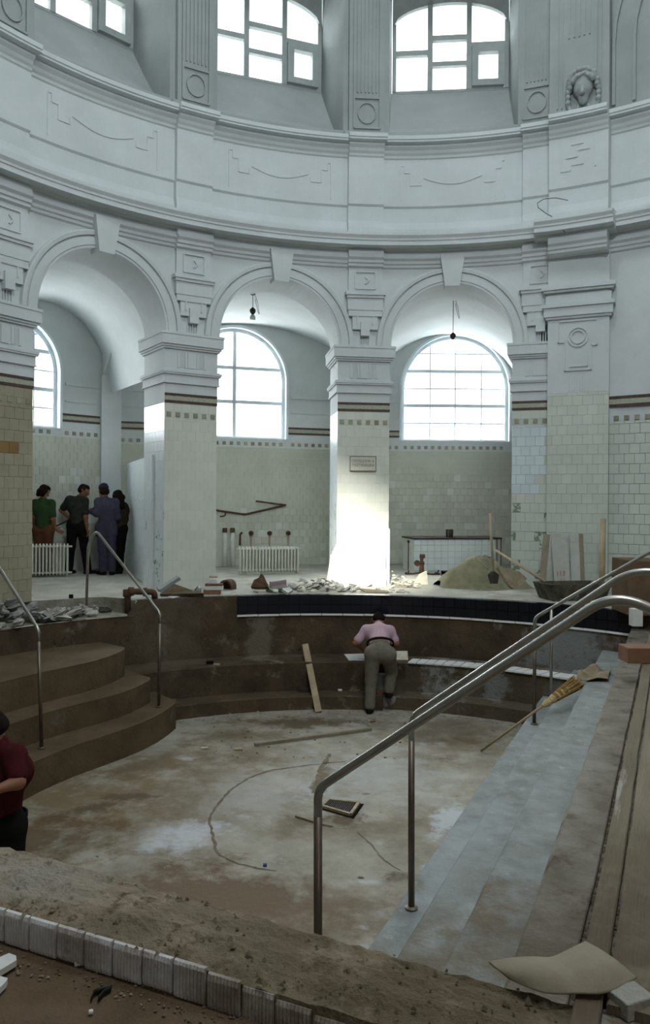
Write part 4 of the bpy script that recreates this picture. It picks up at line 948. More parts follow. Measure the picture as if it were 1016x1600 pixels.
# ================================================================ RADIATORS, PIPES
def radiator(p0, p1, z0, h, n, label):
    p0, p1 = Vector(p0), Vector(p1); t = (p1-p0).normalized(); d = Vector((t.y, -t.x, 0)); L_ = (p1-p0).length; e = empty('radiator', (p0+p1)/2+Vector((0, 0, z0)), label=label, cat='radiator', group='cast radiators standing on the deck'); st_ = L_/n
    for i in range(n):
        mb = MB(); c_ = p0+t*(st_*(i+.5)); lg = .0 if i in (0, n-1) else .035
        for dy in (-.055, 0, .055):
            q = c_+d*dy; mb.tube([q+Vector((0, 0, z0+lg)), q+Vector((0, 0, z0+.07)), q+Vector((0, 0, z0+h-.05)), q+Vector((0, 0, z0+h))], [.010, st_*.30, st_*.30, .012], 8)
        for z in (z0+.075, z0+h-.05): mb.tube([c_-d*.07+Vector((0, 0, z)), c_+d*.07+Vector((0, 0, z))], .024, 8)
        mb.build('column', m_rad, e, smooth=True)
    for z in (z0+.075, z0+h-.05):
        mb = MB(); mb.tube([p0+Vector((0, 0, z))-t*.03, p1+Vector((0, 0, z))+t*.05], .018, 8); mb.build('connecting_pipe', m_rad, e, smooth=True)
    return e
a_, b_ = U(372, 897.5), U(467, 896); radiator(a_, b_, 0, UY(420, 854, (a_.y+b_.y)/2).z, 19, 'long cream radiator standing under the wall pipes in the middle arch')
a_, b_ = U(-2, 903), U(108, 901); radiator(a_, b_, 0, UY(80, 850, (a_.y+b_.y)/2).z, 20, 'cream radiator at the feet of the person in green')
nW2 = n2_; p2 = K12
def onw(px, py, o=.05): return UPL(px, py, K12+n2_*o, n2_)
def pipe(pts, r, mat, label, cat='pipe', name='pipe', **k):
    mb = MB(); mb.tube(rounded(pts, r*3, 4), r, 10); return mb.build(name, mat, None, smooth=True, label=label, cat=cat, **k)
pipe([onw(336, 797), onw(383, 804), onw(447, 789)], .022, m_rust, 'long bent rusty pipe on the grey wall of the middle arch')
pipe([onw(400, 783, .06), onw(430, 787, .06), onw(447, 789, .06)], .018, m_rust, 'short rusty pipe meeting the long one at its right end')
pipe([onw(344, 807, .05), onw(352, 806, .05), onw(353, 800, .05)], .014, m_rust, 'small rusty stub hooked below the long bent pipe')
pps = {}
pps[351.5] = pipe([onw(351.5, 887), onw(351.5, 827)], .045, m_white, 'white vertical pipe with rusty end, left of the pair by the radiator', group='vertical wall pipes')
pps[363.5] = pipe([onw(363.5, 887), onw(363.5, 827)], .045, m_white, 'white vertical pipe with rusty end, nearer the radiator of the pair', group='vertical wall pipes')
for px, lb in ((351.5, 'rusty cap on the left white pipe'), (363.5, 'rusty cap on the right white pipe')):
    mb = MB(); mb.tube([onw(px, 832, .055), onw(px, 825, .055)], .05, 10); mb.build('pipe_cap', m_rust, pps[px])
pipe([onw(379, 832, .08), onw(375.5, 834, .08), onw(375, 852, .08)], .022, m_rust, 'hooked rusty pipe stub above the radiator left end')
for px, lb in ((392, 'rusty tap stub left of three above the radiator'), (421, 'rusty tap stub middle of three above the radiator'), (450, 'rusty tap stub right of three above the radiator')):
    e = empty('tap', onw(px, 833), label=lb, cat='tap'); q = onw(px, 833, 0)
    mb = MB(); mb.tube([q, q+n2_*.06], .05, 12); mb.build('escutcheon', m_rust, e)
    mb = MB(); mb.tube([q, q+n2_*.12], .022, 8); mb.build('stub', m_iron, e)
    mb = MB(); o = q+n2_*.012; mb.poly([o+t2_*-.03, o+t2_*.03, o+t2_*.018+Vector((0, 0, -.28)), o-t2_*.01+Vector((0, 0, -.3))]); mb.build('rust_streak', M('rust streak', (.33, .24, .13), (.38, .33, .24), 9), e)
# partition between the passage wall and the second pier
c1_ = RP(TH[2], -.45, 0)-RT(TH[2])*(AB+.02); c2_ = UY(197, 800, 15.6); c2_.z = 0
zp = 2.12; tt = (c1_-c2_).normalized(); nn = Vector((tt.y, -tt.x, 0)); nn = nn if nn.x < 0 else -nn
pt_ = empty('wall_partition', c2_, label='low white tiled partition joining the second pier to the back', cat='partition', kind='structure')
mb = MB(); mb.obox(c2_-nn*.1, c1_-c2_, nn*.1, Vector((0, 0, zp))); mb.build('core', m_plaster, pt_)
rest = MB(); tile_face(pt_, c2_, tt, nn, (c1_-c2_).length, 0, zp, .155, .155, m_tile_white, Budget(220), rest)
if rest.f: rest.build('tiling', m_tile_white, pt_, kind='stuff')
# ---- enamel sign on the sunlit pier
r_, c_, t_, n_, A_ = P2
def onp(px, py, o=.0): return UPL(px, py, c_-n_*o, n_)
q0, q1 = onp(546.5, 736, .01), onp(588, 713, .01)
sw, sh = (q1-q0).dot(t_), q1.z-q0.z
sg = empty('wall_sign', q0, label='cream sign with brown lettering on the sunlit pier', cat='sign')
mb = MB(); mb.obox(q0, t_*sw, -n_*.012, Vector((0, 0, sh))); mb.build('plate', m_sign, sg)
mb = MB()
for a, b, cx_, h_ in ((0, sw, 0, .012), (0, sw, sh-.012, .012)): mb.obox(q0+t_*a-n_*.012+Vector((0, 0, cx_)), t_*(b-a), -n_*.004, Vector((0, 0, h_)))
for a in (0, sw-.012): mb.obox(q0+t_*a-n_*.012, t_*.012, -n_*.004, Vector((0, 0, sh)))
mb.build('rim', m_signink, sg)
def text(name, body, size, origin, tdir, out, mat, parent=None, width=None, **k):
    cu_ = bpy.data.curves.new(name, 'FONT'); cu_.body = body; cu_.size = size; cu_.extrude = .001; cu_.align_x = 'CENTER'
    cu_.materials.append(mat)
    o = bpy.data.objects.new(name, cu_); COL.objects.link(o)
    t = Vector(tdir).normalized(); u = Vector(k.pop('up', (0, 0, 1))); n = t.cross(u)
    if parent is not None: o.parent = parent
    L_ = wloc(parent)
    if width:
        bpy.context.view_layer.update(); cu_.size = size; wd = o.dimensions.x
        sx = width/max(wd, 1e-4)
    else: sx = 1
    m = Matrix(((t.x*sx, u.x, n.x, origin[0]-L_.x), (t.y*sx, u.y, n.y, origin[1]-L_.y), (t.z*sx, u.z, n.z, origin[2]-L_.z), (0, 0, 0, 1)))
    o.matrix_local = m
    bpy.context.view_layer.update(); me = bpy.data.meshes.new_from_object(o.evaluated_get(bpy.context.evaluated_depsgraph_get()))
    bpy.data.objects.remove(o); o = bpy.data.objects.new(name, me); COL.objects.link(o)
    if parent is not None: o.parent = parent
    o.matrix_local = m; return tag(o, **k)
text('lettering', 'ÜGYELJÜNK A', .062, q0+t_*sw/2-n_*.0145+Vector((0, 0, sh*.60)), t_, -n_, m_signink, sg, width=sw*.84)
text('lettering', 'TISZTASÁGRA', .062, q0+t_*sw/2-n_*.0145+Vector((0, 0, sh*.32)), t_, -n_, m_signink, sg, width=sw*.84)
# ---- stack of thin white slabs leaning on the sunlit pier
for i in range(6):
    yb = U(560, 921-i*.8, 0).y
    o = .16-.022*i
    x0 = -.26-AB+.035*i*1.0; 
    zt2 = (.46+.055*i)
    ax = c_+t_*(-AB-.22+.028*i)-n_*(.30-.035*i); bx = c_+t_*(AB-.08-.012*i)-n_*(.20-.028*i)
    ax2 = c_+t_*(-AB-.20+.028*i+.10)-n_*(.05-.004*i); bx2 = c_+t_*(AB-.06)-n_*(.035)
    hA, hB = zt2+.06, zt2-.01
    f = [ax, bx, bx2+Vector((0, 0, hB)), ax2+Vector((0, 0, hA))]
    mb = MB(); off = n_*.016; g = [p+off for p in f]; mb.poly(f); mb.poly(g[::-1])
    for j in range(4): mb.poly([f[j], g[j], g[(j+1) % 4], f[(j+1) % 4]])
    mb.build('slab', m_tile_wht2, None, label=['frontmost and lowest', 'second from the front', 'third from the front', 'third from the back', 'second from the back', 'rearmost and tallest'][i]+' of the white slabs leaning on the sunlit pier', cat='slab', group='white slabs leaning on the pier')
mb = MB(); q = c_+t_*(AB+.0)-n_*.05; mb.obox(q-t_*.05, t_*.05, -n_*.03, Vector((0, 0, .95))); mb.build('lath', m_white, None, label='pale upright lath at the right corner of the sunlit pier', cat='lath')
# ---- white tiled tank in the right arch
a_, b_ = U(647, 893.5), U(783, 892); t = (b_-a_).normalized(); nn = Vector((t.y, -t.x, 0)); hT = UY(715, 841, (a_.y+b_.y)/2).z; L_ = (b_-a_).length
tk = empty('tiled_tank', (a_+b_)/2, label='low white tiled tank below the full arched window', cat='tank')
mb = MB(); mb.obox(a_-nn*.012, t*L_, -nn*.75, Vector((0, 0, hT-.02))); mb.build('core', m_grout, tk)
tw = L_*.93/12
rest = MB(); tile_face(tk, a_-nn*.012, t, nn, tw*12, 0.02, hT-.02, tw, (hT-.03)/5, m_tile_white, Budget(80), rest, bond=False, gap=.009)
mb = MB(); mb.obox(a_-nn*.8-t*.02+Vector((0, 0, hT-.02)), t*(L_+.03), nn*.82, Vector((0, 0, .03))); mb.build('rim', m_iron, tk)
mb = MB(); mb.obox(a_+t*tw*12.2, t*.012, nn*.02, Vector((0, 0, hT-.02))); mb.obox(a_+t*(L_-.012), t*.012, nn*.02, Vector((0, 0, hT-.02))); mb.build('corner_strip', m_band, tk)
for px, r_, lb in ((698.5, .022, 'thin short pipe standing on the white tank'), (704.5, .05, 'thick short pipe standing on the white tank')):
    q = UY(px, 841, a_.y+.35); e_ = UY(px, 827, a_.y+.35); mb = MB(); mb.tube([(q.x, q.y, hT+.01), (q.x, q.y, e_.z)], r_, 12); mb.build('pipe_stub', m_iron, None, smooth=True, label=lb, cat='pipe')
mb = MB(); q = UY(640, 846, a_.y+.3); mb.obox(q-Vector((.03, 0, .03)), (.22, 0, 0), (0, .3, 0), (0, 0, .05)); mb.obox(q+Vector((-.02, .05, -.6)), (.05, 0, 0), (0, .05, 0), (0, 0, .58)); mb.build('bracket', m_iron, tk)
# iron valve with curved feet
v0 = U(659, 898); e = empty('iron_valve', v0, label='rusty iron valve on curved feet in front of the white tank', cat='valve')
k_ = v0.y/F
mb = MB(); mb.tube([v0+Vector((0, 0, .02)), v0+Vector((0, 0, 13*k_)), v0+Vector((0, 0, 18*k_)), v0+Vector((0, 0, 27*k_))], [.05, .045, .03, .035], 10); mb.build('body', m_rust, e, smooth=True)
mb = MB(); mb.tube([v0+Vector((-7*k_, 0, 18*k_)), v0+Vector((4*k_, 0, 18*k_))], .035, 10); mb.tube([v0+Vector((-7*k_, -.03, 18*k_)), v0+Vector((-7*k_, .03, 18*k_))], .06, 10); mb.build('side_branch', m_rust, e)
mb = MB(); mb.tube([v0+Vector((-3*k_, 0, 29*k_)), v0+Vector((5*k_, 0, 29*k_))], .04, 8); mb.build('head', m_rust, e)
for dx, dz, w in ((-22, 3, 6), (24, 5, 8), (-26, -4, 3), (20, -7, 4), (27, 2, 0)):
    mb = MB(); pts = [v0+Vector((0, 0, .05)), v0+Vector((dx*.5*k_, -.02, .02)), v0+Vector((dx*k_, -.05*abs(dz)/5, .02)), v0+Vector(((dx+2)*k_, -.05*abs(dz)/5, w*k_*.8+.02))]; mb.tube(rounded(pts, .1, 4), .016, 8); mb.build('foot', m_iron, e, smooth=True)
q = U(698, 911); mb = MB(); mb.obox(q-Vector((.08, 0, 0)), (.05, 0, 0), (0, .12, 0), (0, 0, .2)); mb.obox(q+Vector((.04, 0, 0)), (.05, 0, 0), (0, .12, 0), (0, 0, .2)); mb.obox(q+Vector((-.08, 0, .16)), (.17, 0, 0), (0, .12, 0), (0, 0, .05)); mb.obox(q+Vector((-.03, .08, 0)), (.07, 0, 0), (0, .03, 0), (0, 0, .17)); mb.build('iron_box', m_iron, None, label='small black iron frame box beside the sand heap', cat='box')
# pendant lamps
def pendant(pxt, pyt, pxb, pyb, Y, label, long_):
    a = UY(pxt, pyt, Y); b = UY(pxb, pyb, Y); a.x = b.x; e = empty('pendant_lamp', a, label=label, cat='lamp', group='bare pendant lamps in the arches')
    mb = MB(); mb.tube([a+Vector((0, 0, .12)), b+Vector((0, 0, .10))], .006, 6); mb.build('cord', m_iron, e)
    mb = MB(); mb.tube([b+Vector((0, 0, .10)), b+Vector((0, 0, .06)), b+Vector((0, 0, .02)), b+Vector((0, 0, -.03))], [.012, .055, .055, .02], 10); mb.build('socket', m_iron, e)
    if not long_:
        mb = MB(); mb.tube([b+Vector((0, 0, -.03)), b+Vector((0, 0, -.07)), b+Vector((0, 0, -.13)), b+Vector((0, 0, -.118))], [.025, .05, .05, .02], 12); mb.build('bulb', m_glassbulb, e, smooth=True)
    mb = MB(); lp = [a+Vector((.05*math.cos(q), 0, .02+.06*math.sin(q))) for q in [PI*2*i/14 for i in range(15)]]
    mb.tube(lp, .007, 6); mb.build('ceiling_hook', m_iron, e)
    mb = MB(); mb.tube([a+Vector((.03, 0, 0)), a+Vector((.09, 0, -.18)), a+Vector((.12, .0, -.38)), a+Vector((.10, 0, -.36)), a+Vector((.04, 0, -.1))], .004, 5); mb.build('loose_wire', m_iron, e)
pendant(707, 466, 708, 528, 14.6, 'pendant lamp holder hanging in front of the full arched window', True)
pendant(397, 458, 395, 489, 14.2, 'pendant bulb hanging in the middle arch', False)
# wires looped on the broad pier
mb = MB(); R_ = [(888, 313), (868, 309), (850, 311), (840, 317), (841, 324), (853, 333), (862, 338), (872, 350), (883, 363)]
pp = [UPL(x, y, RP(tb_, .48, 0), RN(tb_)) for x, y in R_]; mb.tube(pp, .006, 5); mb.build('loose_cable', m_iron, None, label='thin dark cable curling over the cornice of the broad pier', cat='cable')
# ================================================================ LOOSE THINGS ON THE DECK
def slab_from(pts, thick, mat, name, label, cat, up=(0, 0, 1), **k):
    mb = MB(); f = [Vector(p) for p in pts]; n_ = (f[1]-f[0]).cross(f[2]-f[0]).normalized()
    if n_.dot(Vector(up)) < 0: n_ = -n_
    g = [p-n_*thick for p in f]; mb.poly(f); mb.poly(g[::-1])
    for j in range(len(f)): mb.poly([f[j], g[j], g[(j+1) % len(f)], f[(j+1) % len(f)]])
    return mb.build(name, mat, None, label=label, cat=cat, **k)
def stone_mesh(seed, mat, flat=.5):
    r_ = random.Random(seed); nv = [(math.cos(a)*math.cos(b), math.sin(a)*math.cos(b), math.sin(b)) for b in (-.75, .1, .8) for a in [2*PI*(i+.5*(b > 0))/6 for i in range(6)]]
    v = [tuple(c*q for c, q in zip(p, (r_.uniform(.7, 1.2), r_.uniform(.6, 1.1), flat*r_.uniform(.6, 1.1)))) for p in nv]+[(0, 0, -flat*.8), (r_.uniform(-.2, .2), 0, flat*r_.uniform(.7, 1.1))]
    f = []
    for k in range(2):
        for i in range(6): a, b = k*6+i, k*6+(i+1) % 6; f += [[a, b, b+6], [a, b+6, a+6]]
    for i in range(6): f += [[18, (i+1) % 6, i], [19, 12+i, 12+(i+1) % 6]]
    me = bpy.data.meshes.new('stone'); me.from_pydata(v, [], f); me.materials.append(mat); return me
def heap(n, where, size, mats, label, group, cat='rubble', name='rubble_piece', seed=0, flat=.5, lift=None, stuff=False):
    r_ = random.Random(seed); ms = [stone_mesh(seed*50+i, m, flat) for m in mats for i in range(3)]
    if stuff:
        mb = MB()
        for i in range(n):
            p = where(r_); s_ = size*r_.uniform(.45, 1.35); me = r_.choice(ms[:3]); a = r_.uniform(0, 6.3); k = len(mb.v)
            for v in me.vertices: mb.v.append((p.x+s_*(v.co.x*math.cos(a)-v.co.y*math.sin(a)), p.y+s_*(v.co.x*math.sin(a)+v.co.y*math.cos(a)), p.z+s_*flat*.5+s_*v.co.z))
            mb.f += [[q+k for q in f.vertices] for f in me.polygons]
        return mb.build(name, mats[0], None, label=label, cat=cat, kind='stuff')
    for i in range(n):
        p = where(r_); s_ = size*r_.uniform(.45, 1.35)
        z = p.z+s_*flat*.55
        o = bpy.data.objects.new(name, r_.choice(ms)); COL.objects.link(o)
        o.location = (p.x, p.y, z); o.rotation_euler = (r_.uniform(-.5, .5), r_.uniform(-.5, .5), r_.uniform(0, 6.3)); o.scale = (s_, s_*r_.uniform(.6, 1), s_*r_.uniform(.6, 1.1))
        tag(o, label, cat, group)
# rubble left, round the leftmost pier
def wl(r_):
    f = r_.random(); px = -12+178*f**1.2; py = r_.uniform(934, 985-26*f)
    p = U(px, py, -.17); hh = max(0, .22*(1-f)-.01)*max(0, r_.random()); return Vector((p.x, p.y, -.205+hh*1.2))
heap(105, wl, .125, (m_stone_grey, m_stone_grey, m_stone), 'lump of grey plaster rubble heaped below the leftmost pier', 'rubble heap on the left deck', seed=1)
def wl2(r_):
    px = r_.uniform(150, 232); py = r_.uniform(938, 952); p = U(px, py, -.17); return Vector((p.x, p.y, -.2+r_.random()*.06))
heap(24, wl2, .06, (m_stone_grey, m_stone), 'small rubble lump in the broken deck by the rusty pipe', 'rubble in the broken deck pocket', seed=2)
def wm(r_):
    x = r_.gauss(0, 1); px = 505+34*x; px = min(575, max(438, px)); base = U(px, r_.uniform(914, 926), 0)
    hh = .15*math.exp(-((px-510)/28)**2)*r_.random()+.07*math.exp(-((px-470)/18)**2)*r_.random(); return Vector((base.x, base.y, hh))
heap(95, wm, .075, (m_stone_grey, m_stone_grey, m_stone), 'grey broken tile piece in the low heap before the sunlit pier', 'grey rubble heap before the sunlit pier', seed=3, flat=.32)
def wm2(r_):
    px = r_.uniform(388, 445); base = U(px, r_.uniform(914, 927), 0); return Vector((base.x, base.y, r_.random()*.05))
heap(22, wm2, .06, (m_stone, m_stone_grey, m_stone_cream), 'pale broken piece lying round the printed box', 'pale debris round the printed box', seed=4, flat=.3)
def wc(r_):
    px = r_.uniform(610, 658); f = (px-610)/48; base = U(px, r_.uniform(911, 919), 0); return Vector((base.x, base.y, max(0, (.22*(1-f*1.1)))*r_.random()))
heap(44, wc, .055, (m_stone_cream, m_stone), 'cream stone lump stacked right of the sunlit pier', 'cream rubble right of the sunlit pier', seed=5)
def wn_(r_):
    px = r_.uniform(585, 640); base = U(px, r_.uniform(921, 927), 0); return base
heap(22, wn_, .035, (m_stone, m_sand), 'small crumb on the deck edge above the dark tiles', 'crumbs on the far deck edge', seed=6, name='crumb', stuff=True)
def ww_(r_):
    px = r_.uniform(880, 1000); base = U(px, r_.uniform(925, 945), 0); return base
heap(14, ww_, .06, (m_stone, m_stone_grey), 'small rubble lump by the dark trough', 'rubble by the dark trough', seed=7, name='trough_rubble', cat='rubble')
# sand heap
def mound(name, px, py, rx, ry, h, mat, label, seed, cat='sand', peaks=((0, 0, 1, 1),), **k):
    r_ = random.Random(seed); c_ = U(px, py); mb = MB(); n1, n2 = 30, 14; rows = []
    ph = [r_.uniform(0, 6) for _ in range(5)]
    def hz(x, y):
        v = 0
        for (a, b, s_, q) in peaks: rr_2 = math.hypot((x-a)/s_, (y-b)/s_); v = max(v, q*max(0, 1-rr_2**1.25)*(1-.12*max(0, 1-rr_2*4)))
        return v
    for j in range(n2+1):
        row = []
        for i in range(n1+1):
            a = 2*PI*i/n1; r2 = j/n2*(1+.07*math.sin(3*a+ph[0])+.05*math.sin(7*a+ph[1])); x, y = r2*math.cos(a), r2*math.sin(a)
            z = h*hz(x, y)+.012*math.sin(a*5+j+ph[2])*(j < n2)+r_.gauss(0, .010)*(j < n2)+.022*math.sin(a*3+j*.9+ph[3])*(j < n2)
            row.append(Vector((c_.x+rx*x, c_.y+ry*y, max(-.005 if j < n2 else -.01, z))))
        row[-1] = row[0]; rows.append(row)
    mb.grid(rows); return mb.build(name, mat, None, smooth=True, label=label, cat=cat, kind='stuff', **k)
mound('sand_heap', 762, 916, .92, .62, .60, m_sand, 'heap of greenish sand between the white tank and the right pier', 4, peaks=((-.16, 0, .86, .92), (.42, -.1, .62, .50)))
# shovels and sticks
def stick(a, b, r, mat, label, name='stick', cat='stick', r2=None, **k):
    mb = MB(); mb.tube([a, b], [r, r2 or r], 10); return mb.build(name, mat, None, smooth=True, label=label, cat=cat, **k)
Ys = 12.0
e = empty('shovel', UY(771, 905, Ys), label='shovel standing upright in the sand heap', cat='shovel')
mb = MB(); mb.tube([UY(766, 802, Ys), UY(771, 896, Ys)], .019, 10); mb.build('handle', m_wood, e, smooth=True)
a_, b_ = UY(771, 893, Ys), UY(772, 912, Ys-.03); mb = MB(); mb.grid([[a_+Vector((-.03, 0, 0)), a_+Vector((0, -.02, .01)), a_+Vector((.03, 0, 0))], [a_+Vector((-.09, 0, -.05)), a_+Vector((0, -.03, -.05)), a_+Vector((.09, 0, -.05))], [b_+Vector((-.06, 0, 0)), b_+Vector((0, -.02, 0)), b_+Vector((.06, 0, 0))]]); mb.build('blade', m_iron, e)
stick(UY(775, 860, 12.5), UY(852, 909, 11.55), .019, m_wood, 'long wooden handle leaning from the tank down to the right over the sand', 'tool_handle', 'handle')
stick(UY(745, 871, 12.2), UY(762, 889, 11.9), .014, m_wood_old, 'short dark stick poking out of the sand top')
slab_from([UY(779, 887, 11.5), UY(792, 888, 11.6), UY(812, 893, 11.75), UY(824, 904, 11.75), UY(818, 912, 11.6), UY(803, 920, 11.4), UY(796, 915, 11.4)], .05, m_sack, 'paper_sack', 'crumpled brown paper sack lying on the right of the sand', 'sack', up=(0, -1, .3))
slab_from([UY(645, 913, 13.2), UY(655, 897, 13.35), UY(667, 891, 13.4), UY(669, 914, 13.25)], .25, m_stone_cream, 'stone_block', 'large pale wedge shaped stone left of the sand heap', 'stone', up=(0, -1, .2))
# boards leaning on the right pier
def leaning(px0, px1, pyb, pyt, tilt_px, depth, label, mat, th_=.02, name='board', cat='board', group=None):
    b0, b1_ = U(px0, pyb), U(px1, pyb); yt = b0.y+depth; a0_, a1_ = UY(px0+tilt_px, pyt, yt), UY(px1+tilt_px, pyt, yt)
    return slab_from([b0, b1_, a1_, a0_], th_, mat, name, label, cat, up=(0, -1, 0), group=group)
leaning(841, 851, 930, 835, 9, .35, 'narrow raw board leaning against the pier, left of the wide sheets', m_wood_old, .03)
m_sheet = M('pale smeared board', (.36, .36, .31), (.42, .43, .39), 5, .85, patches=(((.30, .27, .21), 3, .58, .1),))
def lean_pier(px0, px1, pyt, tilt, ob, ot, label, mat, th_=.02):
    pf_, nf_ = RP(tb_, .14+ob, 0), RN(tb_); pts = []
    for px in (px0, px1):
        y = 925
        for _ in range(12): p = UPL(px, y, pf_, nf_); y += (p.z)*95
        pts.append(Vector((p.x, p.y, 0)))
    top = [UPL(px+tilt, pyt, RP(tb_, .14+ot, 0), nf_) for px in (px1, px0)]
    return slab_from(pts+top, th_, mat, 'board', label, 'board', up=(0, -1, 0))
brd = lean_pier(868, 893, 834, -7, .30, .03, 'wide pale board with faded red marks leaning on the broad pier', m_sheet)
lean_pier(893.5, 908, 834, -3, .28, .03, 'pale board leaning on the broad pier, right of the red marked one', m_sheet)
lean_pier(908.5, 915, 834, -4, .26, .04, 'narrow dark edged board at the right of the leaning sheets', m_wood_old)
q = UPL(870, 905, RP(tb_, .14+.27, 0), RN(tb_))
text('red_mark', '113', .10, q+Vector((.06, -.01, .06)), (1, 0, 0), (0, -1, 0), m_redink, brd)
text('red_mark', '51', .10, q+Vector((.09, -.03, -.06)), (1, 0, 0), (0, -1, 0), m_redink, brd)
b_ = U(940, 935); stick(b_, UY(943, 811, b_.y+.28), .045, m_wood, 'thick wooden pole leaning at the right edge of the broad pier', 'pole', 'pole', r2=.038)
p_ = UY(943, 811, b_.y+.25); q_ = UPL(945.5, 640, RP(BIG1-.01, .05, 0), RN(BIG1)); stick(Vector((q_.x, q_.y, 1.2)), q_, .012, m_wood, 'thin brown conduit running up the pier corner above the pole', 'conduit', 'pipe')
# dark mortar trough
a_, b_ = U(860, 940), U(952, 938); t = (b_-a_).normalized(); nn = Vector((-t.y, t.x, 0)); zt3 = UY(900, 914, a_.y).z; L_ = (b_-a_).length
tr_ = empty('mortar_trough', (a_+b_)/2, label='dark dirty mortar trough at the far right deck edge', cat='trough')
mb = MB()
o = [a_+t*.06, b_-t*.06, b_-t*.06+nn*.45, a_+t*.06+nn*.45]; u = [a_-t*.02-nn*.04, b_+t*.02-nn*.04, b_+t*.02+nn*.5, a_-t*.02+nn*.5]
u = [p+Vector((0, 0, zt3)) for p in u]
for i in range(4): mb.poly([o[i], o[(i+1) % 4], u[(i+1) % 4], u[i]])
iu = [p+(sum(u, Vector())/4-p)*.09 for p in u]; io = [p+(sum(o, Vector())/4-p)*.12+Vector((0, 0, .03)) for p in o]
for i in range(4): mb.poly([u[i], u[(i+1) % 4], iu[(i+1) % 4], iu[i]]); mb.poly([iu[i], iu[(i+1) % 4], io[(i+1) % 4], io[i]])
mb.poly(io); mb.poly(o[::-1]); mb.build('tub', M('mortar smeared tub', (.035, .03, .022), (.12, .11, .08), 6, .8, patches=(((.25, .24, .19), 7, .62, .05),)), tr_)
mb = MB(); hh_ = [u[0]+t*.35+Vector((0, 0, 0)), u[0]+t*.33-nn*.02+Vector((0, 0, -.12)), u[0]+t*.36-nn*.03+Vector((0, 0, -.118)), u[0]+t*.40+Vector((0, 0, .02))]
mb.tube(rounded(hh_, .03, 4), .008, 6); mb.build('wire_handle', m_rust, tr_)
# leaning slab, boxes and bricks by the second pier
slab_from([UY(247, 924, 11.5), UY(252, 926, 11.4), UY(283, 906, 11.55), UY(279, 903, 11.65)], .05, M('blue grey slab', (.27, .29, .29), (.22, .23, .22), 6), 'stone_slab', 'blue grey slab tilted up against the second pier', 'slab', up=(.4, 1, -.5))
slab_from([UY(250, 928, 11.35), UY(272, 912, 11.5), UY(300, 922, 11.4), UY(318, 927, 11.25)], .08, m_dust, 'dark_board', 'dark dirty broken board under the tilted slab', 'board', up=(0, -1, .6))
def obx(px, py, w, h, d, mat, name, label, cat, rot=0.0, z=0, lift=0, **k):
    c_ = U(px, py, z)+Vector((0, 0, lift)); mb = MB(); a = Vector((math.cos(rot), math.sin(rot), 0)); b = Vector((-a.y, a.x, 0)); mb.obox(c_-a*w/2, a*w, b*d, Vector((0, 0, h))); return mb.build(name, mat, None, bevel=.004, label=label, cat=cat, **k)
obx(331, 929, .25, .065, .12, m_brick, 'brick', 'lowest brown brick of the small stack at the deck edge', 'brick', .02)
obx(334, 929, .26, .06, .11, m_white, 'brick', 'white glazed brick in the middle of the small stack', 'brick', -.02, 0, .066)
obx(334, 929, .26, .03, .12, m_brick, 'brick', 'thin brown brick on the white one', 'brick', .04, 0, .127)
obx(333, 927, .12, .06, .10, m_white, 'brick', 'small white block on top of the brick stack', 'brick', .04, 0, .158)
obx(333, 926, .12, .035, .10, m_wood, 'brick', 'tan cap piece topping the brick stack', 'brick', .04, 0, .219)
mb = MB(); c_ = U(352, 922); n_ = 12
ol = [c_+Vector((.10*math.cos(PI*i/n_), 0, .16*math.sin(PI*i/n_)**.6)) for i in range(n_+1)]; ml = [p+Vector((.06, .16, 0)) for p in ol]; mb.grid([ol, ml]); mb.grid([[c_+(p-c_)*.82 for p in ol], [c_+(p-c_)*.82+Vector((.055, .13, 0)) for p in ol]]); mb.grid([ol, [c_+(p-c_)*.82 for p in ol]]); mb.poly(ml)
mb.build('ridge_tile', m_rust, None, label='dark brown half round clay piece beside the brick stack', cat='tile')
slab_from([U(303, 927), U(312, 928, 0), UY(312, 920, 11.6), UY(309, 916, 11.7), UY(304, 921, 11.6)], .04, m_white, 'plaster_lump', 'white torn lump left of the brick stack', 'rubble', up=(0, -1, 0))
slab_from([U(262, 932, .01), U(275, 929, .01), U(283, 931, .01), U(270, 934, .01)], .01, m_white, 'tile_shard', 'flat white shard lying on the deck edge near the pipe', 'shard')
# printed box
b0 = U(424, 920); e = empty('printed_box', b0, label='grey carton with purple print lying in the middle debris', cat='box')
a_, b_ = UY(425, 921, 11.75), UY(449, 917, 11.8); tt = (b_-a_).normalized(); up_ = Vector((0, 0, 1)); up_ = (up_-tt*up_.dot(tt)).normalized(); nn = tt.cross(up_)
mb = MB(); mb.obox(a_, b_-a_, up_*.115, -nn*.16); mb.build('carton', M('grey carton', (.42, .41, .37), (.36, .35, .31), 6), e)
text('print', 'ROSENTINI', .07, a_+(b_-a_)*.5+up_*.045+nn*.003, tt, nn, m_ink, e, width=(b_-a_).length*.9, up=up_)
slab_from([UY(392, 917, 11.9), UY(397, 906, 12.0), UY(404, 903, 12.0), UY(408, 896, 12.05), UY(412, 899, 12.05), UY(416, 908, 12.0), UY(419, 917, 11.9)], .06, m_rust, 'rusty_scrap', 'rusty brown iron scrap standing left of the printed box', 'scrap', up=(0, -1, 0))
slab_from([UY(441, 920, 11.6), UY(452, 917, 11.7), UY(458, 922, 11.65), UY(450, 926, 11.5)], .04, m_white, 'plaster_lump', 'white lump in front of the printed box', 'rubble', up=(0, -1, .5))
slab_from([U(572, 925, .05), U(606, 926, .07), U(607, 923, .09), U(560, 919, .09)], .015, m_wood_old, 'lath_scrap', 'grey lath lying at the foot of the white slabs', 'lath')
